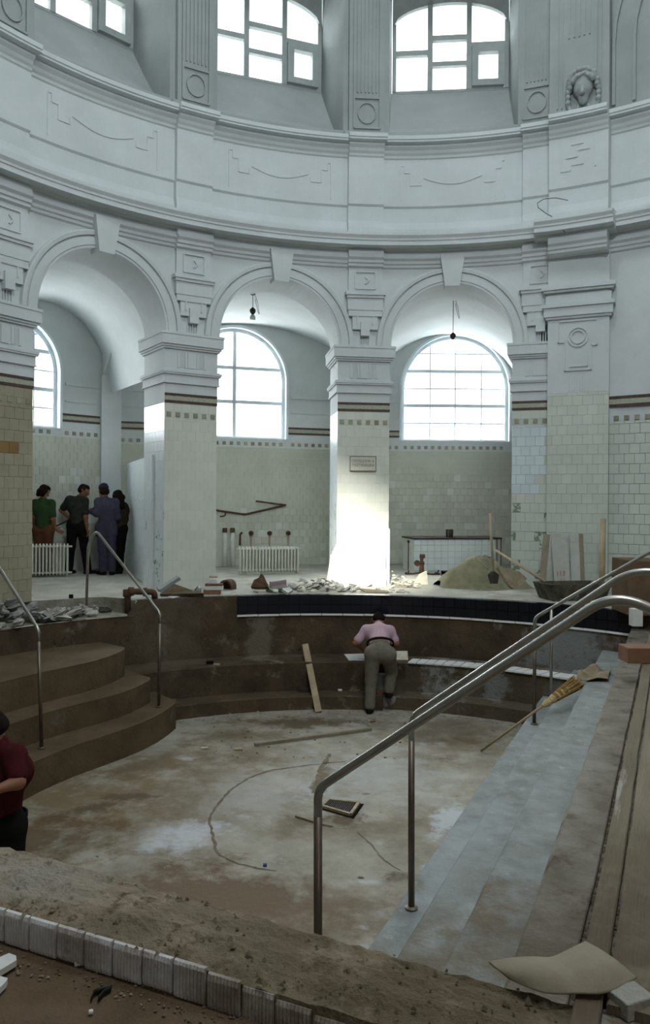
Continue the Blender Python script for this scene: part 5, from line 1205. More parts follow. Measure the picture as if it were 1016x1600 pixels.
# rusty pipe bridge at the deck edge
yp = U(200, 958, -.2).y-.05
e = empty('rusty_pipe', (UY(199, 955, yp)), label='rusty pipe elbow rising at the left rim and lying on the deck', cat='pipe')
mb = MB(); mb.tube(rounded([UY(200, 957, yp), UY(199, 924, yp), UY(241, 925, yp+.1), UY(242, 935, yp+.12)], .05, 4), .045, 12); mb.build('pipe', m_rust, e, smooth=True)
for p, q in ((UY(199, 921, yp), UY(199, 932, yp)), (UY(201, 924, yp), UY(209, 924, yp)), (UY(224, 925, yp+.05), UY(230, 925, yp+.06))): mb = MB(); mb.tube([p, q], .062, 12); mb.build('coupling', m_rust, e, smooth=True)
obx(111, 935, .06, .05, .08, m_black, 'dark_lump', 'small black lump on the deck left of the handrail', 'rubble', .3)
# rust brown box and blocks at the right edge
q = U(983, 962); k_ = q.y/F
mb = MB(); zt4 = UY(985, 876, q.y).z; mb.obox(q, (1.0, -.1, 0), (0, .6, 0), (0, 0, zt4)); mb.build('rusty_cabinet', M('rust streaked sheet metal', (.17, .11, .06), (.10, .06, .032), 3, .8, patches=(((.09, .05, .03), 5, .6, .1),)), None, bevel=.01, label='rust brown metal box at the right edge behind the rails', cat='box')
q = U(988, 979); obx(997, 979, 16*q.y/F, 27*q.y/F, .12, m_white, 'white_block', 'white upright block at the far end of the planks', 'block')
q = U(1010, 1037, .03); obx(1012, 1037, 62*q.y/F, 24*q.y/F, .22, M('red brown block', (.22, .11, .065), (.16, .08, .05), 4), 'brown_block', 'red brown block lying across the planks at the right edge', 'block', 0, .03)
# ================================================================ THINGS IN THE POOL
def plank_between(a, b, w, th_, mat, label, name='plank', cat='plank', up=(0, 0, 1), **k): mb = MB(); mb.bar(a, b, w, th_, up); return mb.build(name, mat, None, bevel=.003, label=label, cat=cat, **k)
a_, b_ = U(498, 1114, ZF), UY(477, 1007, 11.35); plank_between(a_+Vector((0, 0, .01)), b_, .09, .035, m_wood, 'pale plank leaning against the far pool wall', up=(0, -1, .3))
plank_between(U(398, 1163, ZF+.02), U(580, 1139, ZF+.02), .05, .035, m_wood_old, 'long timber batten lying on the pool floor', 'batten', 'batten')
e = empty('hammer', U(468, 1078, -1.27), label='dark tool with wooden handle on the ledge left of the leaning plank', cat='hammer')
mb = MB(); mb.tube([U(452, 1074, -1.27), U(468, 1073, -1.27)], .014, 8); mb.build('handle', m_wood, e); mb = MB(); mb.obox(U(468, 1081, -1.282), (.17, 0, 0), (0, .06, 0), (0, 0, .045)); mb.obox(U(466, 1081, -1.282), (.03, 0, 0), (0, .05, 0), (0, 0, .10)); mb.build('head', m_iron, e)
obx(532, 1080, .06, .02, .05, m_white, 'tile_chip', 'small white tile chip on the ledge right of the plank', 'chip', .2, -1.286)
for i, (x, y) in enumerate(((545, 1080), (552, 1077), (558, 1080))): stick(U(x, y, -1.275), U(x+7, y-3+4*(i % 2), -1.275), .006, m_straw, 'yellow straw scrap on the ledge left of the bending man', group='straw scraps on the ledge')
slab_from([U(538, 1022, -.875), U(572, 1021, -.875), U(572, 1031, -.875), U(545, 1031, -.875)], .02, m_tile_wht2, 'loose_tile', 'white trapezoid slab on the bench left of the bending man', 'slab')
slab_from([UY(618, 1017, 10.9), UY(637, 1017, 10.9), UY(638, 1031, 10.8), UY(618, 1031, 10.8)], .03, m_stone_cream, 'loose_tile', 'stained tan slab on the bench right of the bending man', 'slab', up=(0, -1, .4))
obx(326+2, 1038, .10, .04, .05, m_black, 'dark_lump', 'small black lump on the bench at the left', 'rubble', .1, -.885); obx(338, 1040, .09, .025, .04, m_wood, 'wood_scrap', 'tan wood scrap on the bench beside the black lump', 'scrap', -.2, -.885)
# drain grate
dr = empty('drain_grate', U(532, 1268, ZF), label='square iron drain grate in the middle of the pool floor', cat='drain')
c = [U(503, 1263, ZF), U(514, 1253, ZF), U(561, 1258, ZF), U(548, 1276, ZF)]
def L2(a, b, f): return a+(b-a)*f
mb = MB(); ctr = sum(c, Vector())/4; ou = [ctr+(p-ctr)*1.28 for p in c]; lowc = [p+Vector((0, 0, .004)) for p in ou]; mb.poly(lowc); mb.build('pit_dark_sheet', m_black, dr)  # flat black sheet under the bars; the hollow's shade is only its colour
for i in range(4): mb = MB(); mb.bar(c[i]+Vector((0, 0, .02)), c[(i+1) % 4]+Vector((0, 0, .02)), .028, .025); mb.build('frame_bar', M('brassy worn iron', (.34, .29, .18), (.22, .18, .10), 20, .6, metal=.3), dr)
for i in range(1, 15): f = i/15; mb = MB(); mb.bar(L2(c[0], c[3], f)*0+L2(c[1], c[2], f)+Vector((0, 0, .018)), L2(c[0], c[3], f)+Vector((0, 0, .018)), .010, .014); mb.build('grate_bar', m_iron, dr)
def wp(r_):
    a = r_.uniform(AR, math.radians(40)); return PP(a, 4.22-abs(r_.gauss(0, .14)), ZF)
heap(130, wp, .018, (m_stone_grey, m_dust), 'tiny crumb along the foot of the round pool ledge', 'crumbs along the pool ledge', cat='crumb', name='crumb', seed=8, stuff=True)
def wp2(r_): return U(r_.uniform(330, 640), r_.uniform(1118, 1190), ZF)
heap(60, wp2, .014, (m_dust, m_stone), 'tiny crumb scattered on the far pool floor', 'crumbs on the pool floor', cat='crumb', name='crumb', seed=9, stuff=True)
for i, (x, y, lb) in enumerate(((372, 1173, 'pale flat scrap on the pool floor left of the batten'), (320, 1171, 'thin pale strip on the left pool floor'), (584, 1129, 'brown pebble right of the bending man'))): obx(x, y, .10-.02*i, .02, .04, (m_wood, m_stone_cream, m_brick)[i], 'scrap', lb, 'scrap', .2*i, ZF)
obx(414, 1355, .03, .02, .03, M('blue plastic', (.03, .07, .18)), 'bottle_cap', 'tiny blue cap on the pool floor near the crack', 'cap', 0, ZF)
stick(U(462, 1275, ZF+.01), U(505, 1288, ZF+.01), .009, m_wood_old, 'thin twig in front of the drain grate', 'twig', 'stick'); stick(U(505, 1288, ZF+.01), U(520, 1291, ZF+.01), .006, m_wood_old, 'twig tip right of the front rail post', 'twig', 'stick')
# broom lying down the right steps
h0, h1 = U(752, 1173, ZF+.02), U(848, 1103, -.80); h1 = UY(848, 1103, 8.3)
e = empty('broom', h0, label='straw broom lying down the right stair', cat='broom')
mb = MB(); mb.tube([h0, h1], .014, 10); mb.build('handle', m_wood, e, smooth=True)
bend = UY(866, 1091, 8.35); mb = MB(); mb.tube([h1, L2(h1, bend, .4), L2(h1, bend, .6), bend], [.018, .045, .032, .05], 12); mb.build('binding', m_rope, e)
tip = UY(903, 1066, 8.5); brs = random.Random(2); mb = MB(); ax = (tip-bend).normalized(); s1_ = ax.cross(Vector((0, 0, 1))).normalized(); s2_ = s1_.cross(ax)
for i in range(170):
    a = brs.uniform(0, 2*PI); q = math.sqrt(brs.random()); o0 = (s1_*math.cos(a)+s2_*math.sin(a))*.045*q; o1 = (s1_*math.cos(a)+s2_*math.sin(a))*.082*q; mb.tube([bend+o0, tip+o1+ax*brs.uniform(-.05, .02)], .0045, 4, caps=False)
mb.build('bristles', m_straw, e, kind='stuff')
for i, (f, r_) in enumerate(((.12, .052), (.3, .055), (.5, .058))): mb = MB(); p = L2(bend, tip, f); mb.tube([p-ax*.012, p+ax*.012], r_, 14); mb.build('twine_ring', m_rope, e)
# crumpled rag
def rag(name, pts, z, mat, label, cat, amp=.03, seed=1, n=12, thick=.006):
    """crumpled sheet over a 4-corner outline"""
    r_ = random.Random(seed); c0, c1, c2, c3 = [Vector(p) for p in pts]; rows = []
    for i in range(n+1):
        row = []
        for j in range(n+1):
            u, v = i/n, j/n; p = (c0*(1-u)+c1*u)*(1-v)+(c3*(1-u)+c2*u)*v; ed = 1+.08*math.sin(9*u+seed)*(1-abs(2*v-1))
            row.append(p+Vector((0, 0, amp*(math.sin(5*u+3*v+seed)*math.cos(7*v-2*u)+.6*math.sin(11*u*v+seed))+amp*1.2+r_.uniform(-.1, .1)*amp)))
        rows.append(row)
    mb = MB(); mb.grid(rows); o = mb.build(name, mat, None, smooth=False, label=label, cat=cat); md = o.modifiers.new('solid', 'SOLIDIFY'); md.thickness = thick; return o
rag('rag', [U(900, 1066, -.54), U(950, 1066, -.54), U(956, 1050, -.54), U(908, 1050, -.54)], 0, m_sack, 'crumpled tan rag on the right steps above the broom', 'rag', .035, 3)
# folded card in the lower right corner
def card():
    z0 = .03; P_ = lambda x, y, z: U(x, y, z)
    colz = [([(764, 1502), (772, 1510), (782, 1519), (795, 1530)], (.03, .035, .03, .02)), ([(790, 1497), (805, 1510), (820, 1525), (830, 1546)], (.045, .06, .06, .03)), ([(818, 1494), (834, 1508), (850, 1524), (856, 1554)], (.055, .085, .085, .035)),
        ([(843, 1494), (860, 1508), (876, 1525), (886, 1553)], (.055, .08, .08, .04)), ([(862, 1497), (879, 1512), (896, 1529), (912, 1551)], (.05, .06, .065, .05)), ([(884, 1485), (906, 1502), (926, 1521), (938, 1554)], (.075, .09, .09, .05)),
        ([(902, 1476), (926, 1492), (948, 1512), (968, 1546)], (.07, .10, .10, .05)), ([(915, 1470), (942, 1484), (970, 1504), (996, 1527)], (.05, .07, .075, .045))]
    mb = MB(); mb.grid([[P_(x, y, .012+z*.75) for (x, y), z in zip(c_, zz_)] for c_, zz_ in colz]); o = mb.build('cardboard_sheet', m_card, None, label='folded brown cardboard sheet in the lower right corner', cat='cardboard'); sb_ = o.modifiers.new('smooth', 'SUBSURF'); sb_.levels = 3; sb_.render_levels = 3; sb_.boundary_smooth = 'PRESERVE_CORNERS'; o.data.shade_smooth(); md = o.modifiers.new('solid', 'SOLIDIFY'); md.thickness = .006
card()
obx(1003, 1592, .10, .05, .08, m_stone, 'stone_block', 'broken block under the cardboard at the bottom right corner', 'stone', .4, 0); obx(962, 1560, .10, .02, .05, m_card, 'card_scrap', 'tan scrap under the cardboard edge', 'scrap', .5, 0)
# dirt slope at the bottom right, in front of the stair
rows = []; dr_ = random.Random(8)
mb = MB()
for i in range(61):
    t = 1.30+(1.18)*i/60; row = []
    for j in range(61):
        s = -1.15+1.45*j/60; edge_ = (2.38-t); z = .004+.014*dr_.random()+.01*math.sin(s*9+t*5); 
        p = ST(s, t, z); row.append(p)
    rows.append(row)
# slabs and small things, bottom left
zn = -.118
slab_from([U(-30, 1512, zn+.03), U(-4, 1497, zn+.03), U(14, 1489, zn+.03), U(25, 1493, zn+.03), U(26, 1500, zn+.03), U(0, 1516, zn+.03), U(-30, 1532, zn+.03)], .02, m_white, 'stone_slab', 'upper pale slab cut by the left edge on the dirt floor', 'slab')
slab_from([U(-30, 1530, zn+.025), U(0, 1525, zn+.025), U(12, 1528, zn+.025), U(10, 1533, zn+.025), U(-4, 1547, zn+.025), U(-30, 1560, zn+.025)], .02, m_white, 'stone_slab', 'lower pale slab cut by the left edge on the dirt floor', 'slab')
obx(121, 1511, .020, .016, .02, m_white, 'tile_chip', 'white chip at the foot of the curb blocks', 'chip', .3, zn); obx(142, 1586, .014, .012, .012, m_white, 'tile_chip', 'smaller white cube on the dirt floor', 'chip', .3, zn)
mb = MB(); r0 = U(157, 1552, zn); pts = [U(143, 1560, zn+.012), U(146, 1548, zn+.02), U(158, 1538, zn+.03), U(171, 1537, zn+.025), U(172, 1545, zn+.012), U(160, 1552, zn+.010), U(152, 1563, zn+.008)]
A_ = [Vector((p.x, p.y, zn+.002)) for p in rounded(pts, .012, 4)]; mb.grid([A_, [p+Vector((.001, .002, .010)) for p in A_], [p+Vector((.003, .006, .018)) for p in A_]])
o = mb.build('rubber_strip', m_rubber, None, smooth=True, label='curled black rubber strip on the dirt floor bottom left', cat='rubber'); md = o.modifiers.new('solid', 'SOLIDIFY'); md.thickness = .004
def wnf(r_):
    x = r_.uniform(-10, 420); y = 1480+(x)*.29+r_.uniform(-6, 34); return U(x, y, zn)
heap(150, wnf, .0055, (m_curb, m_stone), 'tiny stone chip on the dirt along the curb blocks', 'chips along the curb foot', cat='chip', name='stone_chip', seed=12, stuff=True)
def wcb(r_):
    f = r_.uniform(.55, 1); return iL.lerp(iR, f).lerp(oL.lerp(oR, f), r_.random())
heap(60, wcb, .005, (m_curb, m_stone), 'tiny mortar crumb lying on the foreground curb', 'crumbs on the foreground curb', cat='crumb', name='mortar_crumb', seed=13, stuff=True)
# ================================================================ FIGURES (one continuous surface from a distance field)
def nets(Fv, o, h):
    """surface nets on a 3-D field"""
    ins = Fv < 0; nx, ny, nz = Fv.shape
    c = np.zeros((nx-1, ny-1, nz-1), int)
    for i in (0, 1):
        for j in (0, 1):
            for k in (0, 1): c += ins[i:nx-1+i, j:ny-1+j, k:nz-1+k]
    act = (c > 0) & (c < 8); idx = -np.ones(act.shape, int); ii = np.argwhere(act); idx[act] = np.arange(len(ii))
    acc = np.zeros((len(ii), 3)); cnt = np.zeros(len(ii))
    cs = [(i, j, k) for i in (0, 1) for j in (0, 1) for k in (0, 1)]
    for a in cs:
        for ax in range(3):
            if a[ax]: continue
            b = list(a); b[ax] = 1
            fa = Fv[ii[:, 0]+a[0], ii[:, 1]+a[1], ii[:, 2]+a[2]]; fb = Fv[ii[:, 0]+b[0], ii[:, 1]+b[1], ii[:, 2]+b[2]]
            m = (fa < 0) != (fb < 0); t = np.where(m, fa/(fa-fb+1e-12), 0); p = np.tile(np.array(a, float), (len(ii), 1)); p[:, ax] += t
            acc[m] += p[m]; cnt[m] += 1
    V = (ii+acc/cnt[:, None])*h+np.array(o); Q = []
    for ax in range(3):
        u, w = [(1, 2), (2, 0), (0, 1)][ax]
        sl = [slice(1, -1)]*3; sl[ax] = slice(0, -1)
        A = ins[tuple(sl)]; s2 = list(sl); s2[ax] = slice(1, None); B = ins[tuple(s2)]
        for m, flip in ((A & ~B, False), (~A & B, True)):
            g = np.argwhere(m); 
            if not len(g): continue
            base = g.copy(); base[:, u] += 1; base[:, w] += 1
            e = []
            for du, dw in ((0, 0), (1, 0), (1, 1), (0, 1)):
                q = base.copy(); q[:, u] -= du; q[:, w] -= dw; e.append(idx[q[:, 0], q[:, 1], q[:, 2]])
            e = np.stack(e, 1)
            if flip: e = e[:, ::-1]
            Q.append(e)
    return V, np.concatenate(Q)
def field(caps, h, pad=.05, k=.03, sub=(), inflate=0.0, cut=None):
    P_ = np.array([list(c[0]) for c in caps]+[list(c[1]) for c in caps]); R_ = max(max(c[2], c[3]) for c in caps)+inflate
    lo, hi = P_.min(0)-R_-pad, P_.max(0)+R_+pad; n = np.ceil((hi-lo)/h).astype(int)+1
    X, Y, Z = np.meshgrid(*[lo[i]+h*np.arange(n[i]) for i in range(3)], indexing='ij'); G = np.stack([X, Y, Z], -1).astype(np.float32); F_ = None
    for a, b, ra, rb in caps:
        a, b = np.array(a, np.float32), np.array(b, np.float32); d = b-a; L = max(float(d@d), 1e-9); t = np.clip(((G-a)@d)/L, 0, 1)
        f = np.linalg.norm(G-a-t[..., None]*d, axis=-1)-(ra+(rb-ra)*t)-inflate
        if F_ is None: F_ = f
        else: hh = np.clip(.5+.5*(F_-f)/k, 0, 1); F_ = F_*(1-hh)+f*hh-k*hh*(1-hh)
    for a, r in sub: F_ = np.maximum(F_, -(np.linalg.norm(G-np.array(a, np.float32), axis=-1)-r))
    if cut is not None: F_ = np.maximum(F_, cut(G))
    return F_, lo
def sdf_obj(name, groups, mat, parent, **kw):
    if kw.get('cut') is not None and name == 'belt':
        (a, b, ra, rb), n = groups[0][0][0], Vector(kw['cut']).normalized(); c = (a+b)/2; s_ = (b-a).normalized(); f_ = n.cross(s_); mb = MB()
        mb.grid([[c+n*h_+s_*(.178+e_)*math.cos(2*PI*i/28)+f_*(.128+e_)*math.sin(2*PI*i/28) for i in range(29)] for h_, e_ in ((-.018, 0), (-.016, .012), (.016, .012), (.018, 0))]); return mb.build(name, mat, parent, smooth=True)
    """groups: list of (caps, cell, k, sub); joined in one mesh"""
    V, Q = [], []; off = 0
    for caps, h, k, sub in groups:
        Fv, o = field(caps, h, k=k, sub=sub, inflate=kw.get('inflate', 0.0)); v, q = nets(Fv, o, h); V.append(v); Q.append(q+off); off += len(v)
    V = np.concatenate(V); Q = np.concatenate(Q); L = wloc(parent)
    me = bpy.data.meshes.new(name); me.from_pydata((V-np.array(L)).tolist(), [], Q.tolist()); me.materials.append(mat); me.shade_smooth()
    o = bpy.data.objects.new(name, me); COL.objects.link(o)
    if parent is not None: o.parent = parent
    if kw.get('label'): o['label'] = kw['label']
    return o
def vv(*a): return Vector(a)
def head_caps(c, f, up, s=1.0):
    """c centre of the skull, f facing, up"""
    f = Vector(f).normalized(); up = Vector(up).normalized(); r = f.cross(up).normalized(); up = r.cross(f)
    P = lambda a, b, d: c+(r*a+f*b+up*d)*s
    caps = [(P(0, -.018, .02), P(0, .02, .02), .082*s, .080*s), (P(0, .035, -.03), P(0, .05, -.085), .058*s, .036*s), (P(-.03, .0, -.05), P(.03, .0, -.05), .052*s, .052*s),
            (P(0, .088, .005), P(0, .108, -.030), .010*s, .015*s), (P(-.035, .078, .022), P(.035, .078, .022), .014*s, .014*s), (P(-.02, .088, -.062), P(.02, .088, -.062), .010*s, .010*s),
            (P(-.082, -.005, -.005), P(-.088, -.015, .015), .012*s, .018*s), (P(.082, -.005, -.005), P(.088, -.015, .015), .012*s, .018*s)]
    sub = [(P(-.032, .104, .002), .016*s), (P(.032, .104, .002), .016*s)]
    return caps, sub, P
def hand_caps(w, d, side, s=1.0, curl=.5):
    """wrist w, direction d of the hand, side = direction of the thumb"""
    d = Vector(d).normalized(); side = Vector(side); side = (side-d*side.dot(d)).normalized(); n = d.cross(side).normalized()
    caps = [(w-d*.03, w+d*.02, .027*s, .026*s), (w+d*.03-side*.022, w+d*.085-side*.026, .018*s, .014*s), (w+d*.03, w+d*.09, .019*s, .014*s), (w+d*.03+side*.02, w+d*.088+side*.024, .018*s, .014*s)]
    for i, (L, off) in enumerate(((.075, .030), (.085, .010), (.078, -.010), (.060, -.030))):
        a = w+d*.088+side*off; b = a+(d*math.cos(curl*.5)+n*math.sin(curl*.5))*L*.45*s; e = b+(d*math.cos(curl*1.4)+n*math.sin(curl*1.4))*L*.55*s; caps += [(a, b, .0095*s, .0088*s), (b, e, .0088*s, .0072*s)]
    a = w+d*.025+side*.026; b = a+(d*.6+side*.8).normalized()*.035; e = b+(d*.95+side*.3+n*.3).normalized()*.032; caps += [(a, b, .013*s, .011*s), (b, e, .011*s, .009*s)]
    return caps
def person(name, label, J, mats, hair='short', sleeve='short', cell=.016, cap=False, thumb=(1, 0, 0), faces=None, extra_hair=()):
    root = empty(name, J['base'], label=label, cat='person')
    P, C, N_, Hd = J['pelvis'], J['chest'], J['neck'], J['head']; f = J['face']; sx = J.get('side', Vector((1, 0, 0)))
    hc, sub, HP = head_caps(Hd, f, J.get('up', (0, 0, 1)))
    shw = J.get('shw', .17); shL, shR = J['sh']; hpL, hpR = J['hip']
    torso = [(hpL, hpR, .105, .105), (P, C, .125, .135), (C-sx*.075, C+sx*.075, .115, .115), (shL, shR, .068, .068), (C, N_, .10, .055)]
    neck = [(N_, Hd+(N_-Hd)*.25, .055, .05)]
    arms_up = [(shL, J['elL'], .057, .044), (shR, J['elR'], .057, .044)]; fore = [(J['elL'], J['wrL'], .043, .028), (J['elR'], J['wrR'], .043, .028)]
    legs = [(hpL, J['knL'], .098, .062), (J['knL'], J['anL'], .062, .042), (hpR, J['knR'], .098, .062), (J['knR'], J['anR'], .062, .042)]
    feet = [(J['anL']+vv(0, 0, -.03), J['anL']+J['toL']*.15+vv(0, 0, -.045), .038, .028), (J['anR']+vv(0, 0, -.03), J['anR']+J['toR']*.15+vv(0, 0, -.045), .038, .028)]
    hl = J.get('hdL', (J['wrL']-J['elL'])); hr = J.get('hdR', (J['wrR']-J['elR']))
    groups = [([c for c in torso+arms_up+fore+legs+feet+neck], cell, .03, ()), (hc+neck, .009, .018, sub),
              (hand_caps(J['wrL'], hl, thumb), .0065, .008, ()), (hand_caps(J['wrR'], hr, thumb), .0065, .008, ())]
    sdf_obj('body', groups, mats['skin'], root)
    sl = .75 if sleeve == 'short' else 1.0
    torso[1] = (P+(C-P)*(.42 if J.get('bent') else .12), C, .125, .135)
    sh_caps = torso[1:]+[(a, a+(b-a)*sl, ra, rb+.012) for a, b, ra, rb in arms_up]+([] if J.get('bent') else [(hpL, hpR, .095, .095)])
    if sleeve == 'long': sh_caps += [(a, a+(b-a)*.9, ra+.006, rb+.014) for a, b, ra, rb in fore]
    if J.get('skirt_jacket'): sh_caps += [(hpL, hpL+vv(0, 0, -.10), .11, .115), (hpR, hpR+vv(0, 0, -.10), .11, .115)]
    sdf_obj('shirt', [(sh_caps, cell, .045, ())], mats['shirt'], root, inflate=.012)
    tc_ = [(P, P+(C-P)*.34, .118, .116)]
    sdf_obj('trousers', [([(hpL, hpR, .105, .105)]+tc_+[(a, b+(vv(0, 0, .02) if i % 2 else vv(0, 0, 0)), ra+.006, rb+(.012 if i % 2 == 0 else .022)) for i, (a, b, ra, rb) in enumerate(legs)], cell, .035, ())], mats['trousers'], root, inflate=.010)
    if J.get('belt'):
        sdf_obj('belt', [([(P+J['belt']-sx*.05, P+J['belt']+sx*.05, .130, .130)], .012, .02, ())], m_black, root, cut=J['belt'])
    for an, to in ((J['anL'], J['toL']), (J['anR'], J['toR'])):
        sdf_obj('shoe', [([(an+vv(0, 0, -.045)-to*.04, an+to*.16+vv(0, 0, -.05), .048, .038)], .012, .02, ())], mats.get('shoe', m_black), root)
    hcaps = [(HP(0, -.03, .045), HP(0, .02, .06), .082, .070)]
    if hair == 'short': hcaps += [(HP(-.03, -.05, .0), HP(.03, -.05, .0), .062, .062), (HP(-.072, -.01, .03), HP(-.072, .015, .03), .02, .018), (HP(.072, -.01, .03), HP(.072, .015, .03), .02, .018)]
    if hair == 'bob': hcaps += [(HP(-.05, -.045, -.03), HP(.05, -.045, -.03), .070, .070), (HP(-.075, .0, .02), HP(-.07, .0, -.08), .035, .028), (HP(.075, .0, .02), HP(.07, .0, -.08), .035, .028), (HP(0, -.06, -.04), HP(0, -.065, -.10), .065, .04)]
    if hair == 'long': hcaps += [(HP(-.05, -.045, -.03), HP(.05, -.045, -.03), .070, .070), (HP(-.075, .0, .02), HP(-.08, -.01, -.14), .035, .03), (HP(.075, .0, .02), HP(.08, -.01, -.14), .035, .03), (HP(0, -.06, -.04), HP(0, -.09, -.24), .075, .055)]
    sdf_obj('hair', [(hcaps, .010, .02, ())], m_hair, root)
    if cap:
        q = [(HP(0, -.02, .085), HP(0, .01, .085), .088, .084), (HP(-.03, .07, .075), HP(.03, .07, .075), .030, .030)]
        Fv, o = field(q, .010, k=.02); up_ = np.array(HP(0, 0, 1)-HP(0, 0, 0)); c0 = np.array(HP(0, 0, .058))
        n_ = Fv.shape; G = np.stack(np.meshgrid(*[o[i]+.010*np.arange(n_[i]) for i in range(3)], indexing='ij'), -1); Fv = np.maximum(Fv, -((G-c0)@up_))
        v, qd = nets(Fv, o, .010); L = wloc(root); me = bpy.data.meshes.new('cap'); me.from_pydata((v-np.array(L)).tolist(), [], qd.tolist()); me.materials.append(mats['cap']); me.shade_smooth(); ob = bpy.data.objects.new('cap', me); COL.objects.link(ob); ob.parent = root
    eye = []
    for sg_ in (-1, 1):
        c_ = HP(sg_*.032, .086, .003); mb = MB(); n1, n2 = 8, 6; mb.grid([[c_+Vector((.010*math.sin(PI*i/n2)*math.cos(2*PI*j/n1), .010*math.sin(PI*i/n2)*math.sin(2*PI*j/n1), .010*math.cos(PI*i/n2))) for j in range(n1+1)] for i in range(n2+1)])
        mb.build('eye', m_white, root, smooth=True)
    return root
cl = lambda n, a, b: M(n, a, b, 14, .95, spec=.05)
# scale of a standing figure at depth Y: pixels -> place
def stand(Y, **px):
    return {k: UY(x, y, Y+dy) for k, (x, y, dy) in px.items()}
m_green = cl('dark green jumper', (.035, .065, .025), (.025, .05, .02)); m_rb = cl('red brown trousers', (.12, .055, .03), (.09, .04, .025)); m_dk = cl('dark olive shirt', (.035, .040, .030), (.022, .026, .02)); m_blue = cl('faded blue work cloth', (.060, .058, .085), (.045, .045, .066)); m_brn = cl('dark brown dress cloth', (.045, .032, .022), (.03, .022, .016)); m_pink = M('pink check shirt', (.52, .36, .40), (.42, .27, .31), 60, .9); m_gry = M('grey brown trousers', (.17, .155, .12), (.13, .12, .09), 20, .95); m_red = cl('dark red shirt', (.065, .012, .014), (.04, .008, .009)); m_navycap = cl('navy cap', (.02, .022, .035), (.02, .022, .035))
def floorz(v, z): return Vector((v.x, v.y, z))
Y1 = 14.42
d = stand(Y1, pelvis=(68, 825, 0), chest=(67, 796, 0), neck=(67, 781, 0), head=(69, 768, .02), shL=(55, 787, 0), shR=(80, 787, 0), hipL=(61, 828, 0), hipR=(75, 828, 0), elL=(52, 806, -.05), wrL=(54, 824, .1), elR=(83, 811, -.03), wrR=(87, 826, .05), knL=(62, 862, 0), knR=(74, 862, 0), anL=(62, 893, 0), anR=(75, 893, 0))
d.update(sh=(d['shL'], d['shR']), hip=(d['hipL'], d['hipR']), base=floorz(d['pelvis'], 0), face=(.65, .45, -.45), toL=vv(.4, .8, 0), toR=vv(.6, .7, 0), up=(.2, .1, 1), hdR=vv(.8, .3, -.5)); d['anL'].z = d['anR'].z = .075
person('person', 'person in dark green jumper and red brown trousers behind the short radiator', d, dict(skin=m_skin, shirt=m_green, trousers=m_rb), hair='bob', thumb=(1, .3, 0))
Y2 = 14.7
d = stand(Y2, pelvis=(122, 818, 0), chest=(121, 792, .02), neck=(126, 777, 0), head=(131, 767, -.02), shL=(109, 781, 0), shR=(132, 783, 0), hipL=(114, 820, 0), hipR=(128, 820, 0), elL=(96, 797, .05), wrL=(110, 811, .10), elR=(134, 808, -.08), wrR=(136, 825, -.05), knL=(111, 853, 0), knR=(132, 853, 0), anL=(108, 890, 0), anR=(137, 890, 0))
d.update(sh=(d['shL'], d['shR']), hip=(d['hipL'], d['hipR']), base=floorz(d['pelvis'], 0), face=(.9, .1, -.35), toL=vv(.3, .9, 0), toR=vv(.7, .6, 0), up=(.3, 0, 1)); d['anL'].z = d['anR'].z = .075
person('person', 'person with hand on hip in dark olive shirt and black trousers', d, dict(skin=m_skin, shirt=m_dk, trousers=m_black), hair='short', thumb=(.6, -.5, 0))
Y3 = 14.55
d = stand(Y3, pelvis=(166, 822, 0), chest=(167, 793, .0), neck=(163, 778, 0), head=(162, 769, 0), shL=(154, 784, 0), shR=(180, 785, 0), hipL=(159, 824, 0), hipR=(173, 824, 0), elL=(151, 802, -.12), wrL=(144, 800, .12), elR=(183, 808, .05), wrR=(176, 820, .25), knL=(161, 858, 0), knR=(174, 858, 0), anL=(161, 892, 0), anR=(175, 892, 0))
d.update(sh=(d['shL'], d['shR']), hip=(d['hipL'], d['hipR']), base=floorz(d['pelvis'], 0), face=(-.6, .75, -.15), toL=vv(-.7, .5, 0), toR=vv(-.2, .9, 0), hdL=vv(-.8, .5, .1), skirt_jacket=True); d['anL'].z = d['anR'].z = .075
person('person', 'person in blue work clothes and dark cap holding out a rod', d, dict(skin=m_skin, shirt=m_blue, trousers=m_blue, cap=m_navycap), hair='short', sleeve='long', cap=True, thumb=(0, 0, 1))
Y4 = 14.8
d = stand(Y4, pelvis=(185, 823, 0), chest=(186, 798, 0), neck=(185, 785, 0), head=(184, 776, 0), shL=(178, 790, 0), shR=(193, 791, 0), hipL=(180, 826, 0), hipR=(190, 826, 0), elL=(173, 808, .05), wrL=(168, 818, .2), elR=(195, 811, 0), wrR=(191, 828, .05), knL=(181, 858, 0), knR=(188, 858, 0), anL=(181, 888, 0), anR=(187, 888, 0))
d.update(sh=(d['shL'], d['shR']), hip=(d['hipL'], d['hipR']), base=floorz(d['pelvis'], 0), face=(-.7, .6, -.3), toL=vv(-.6, .6, 0), toR=vv(-.5, .7, 0)); d['anL'].z = d['anR'].z = .075
person('person', 'person with long dark hair in dark brown clothes beside the partition', d, dict(skin=m_skin, shirt=m_brn, trousers=m_black), hair='long', sleeve='long', thumb=(-1, 0, 0))
stick(UY(84, 824, 14.86), UY(150, 792, 14.7), .014, m_iron, 'long thin dark rod held between the standing people', 'rod', 'rod')
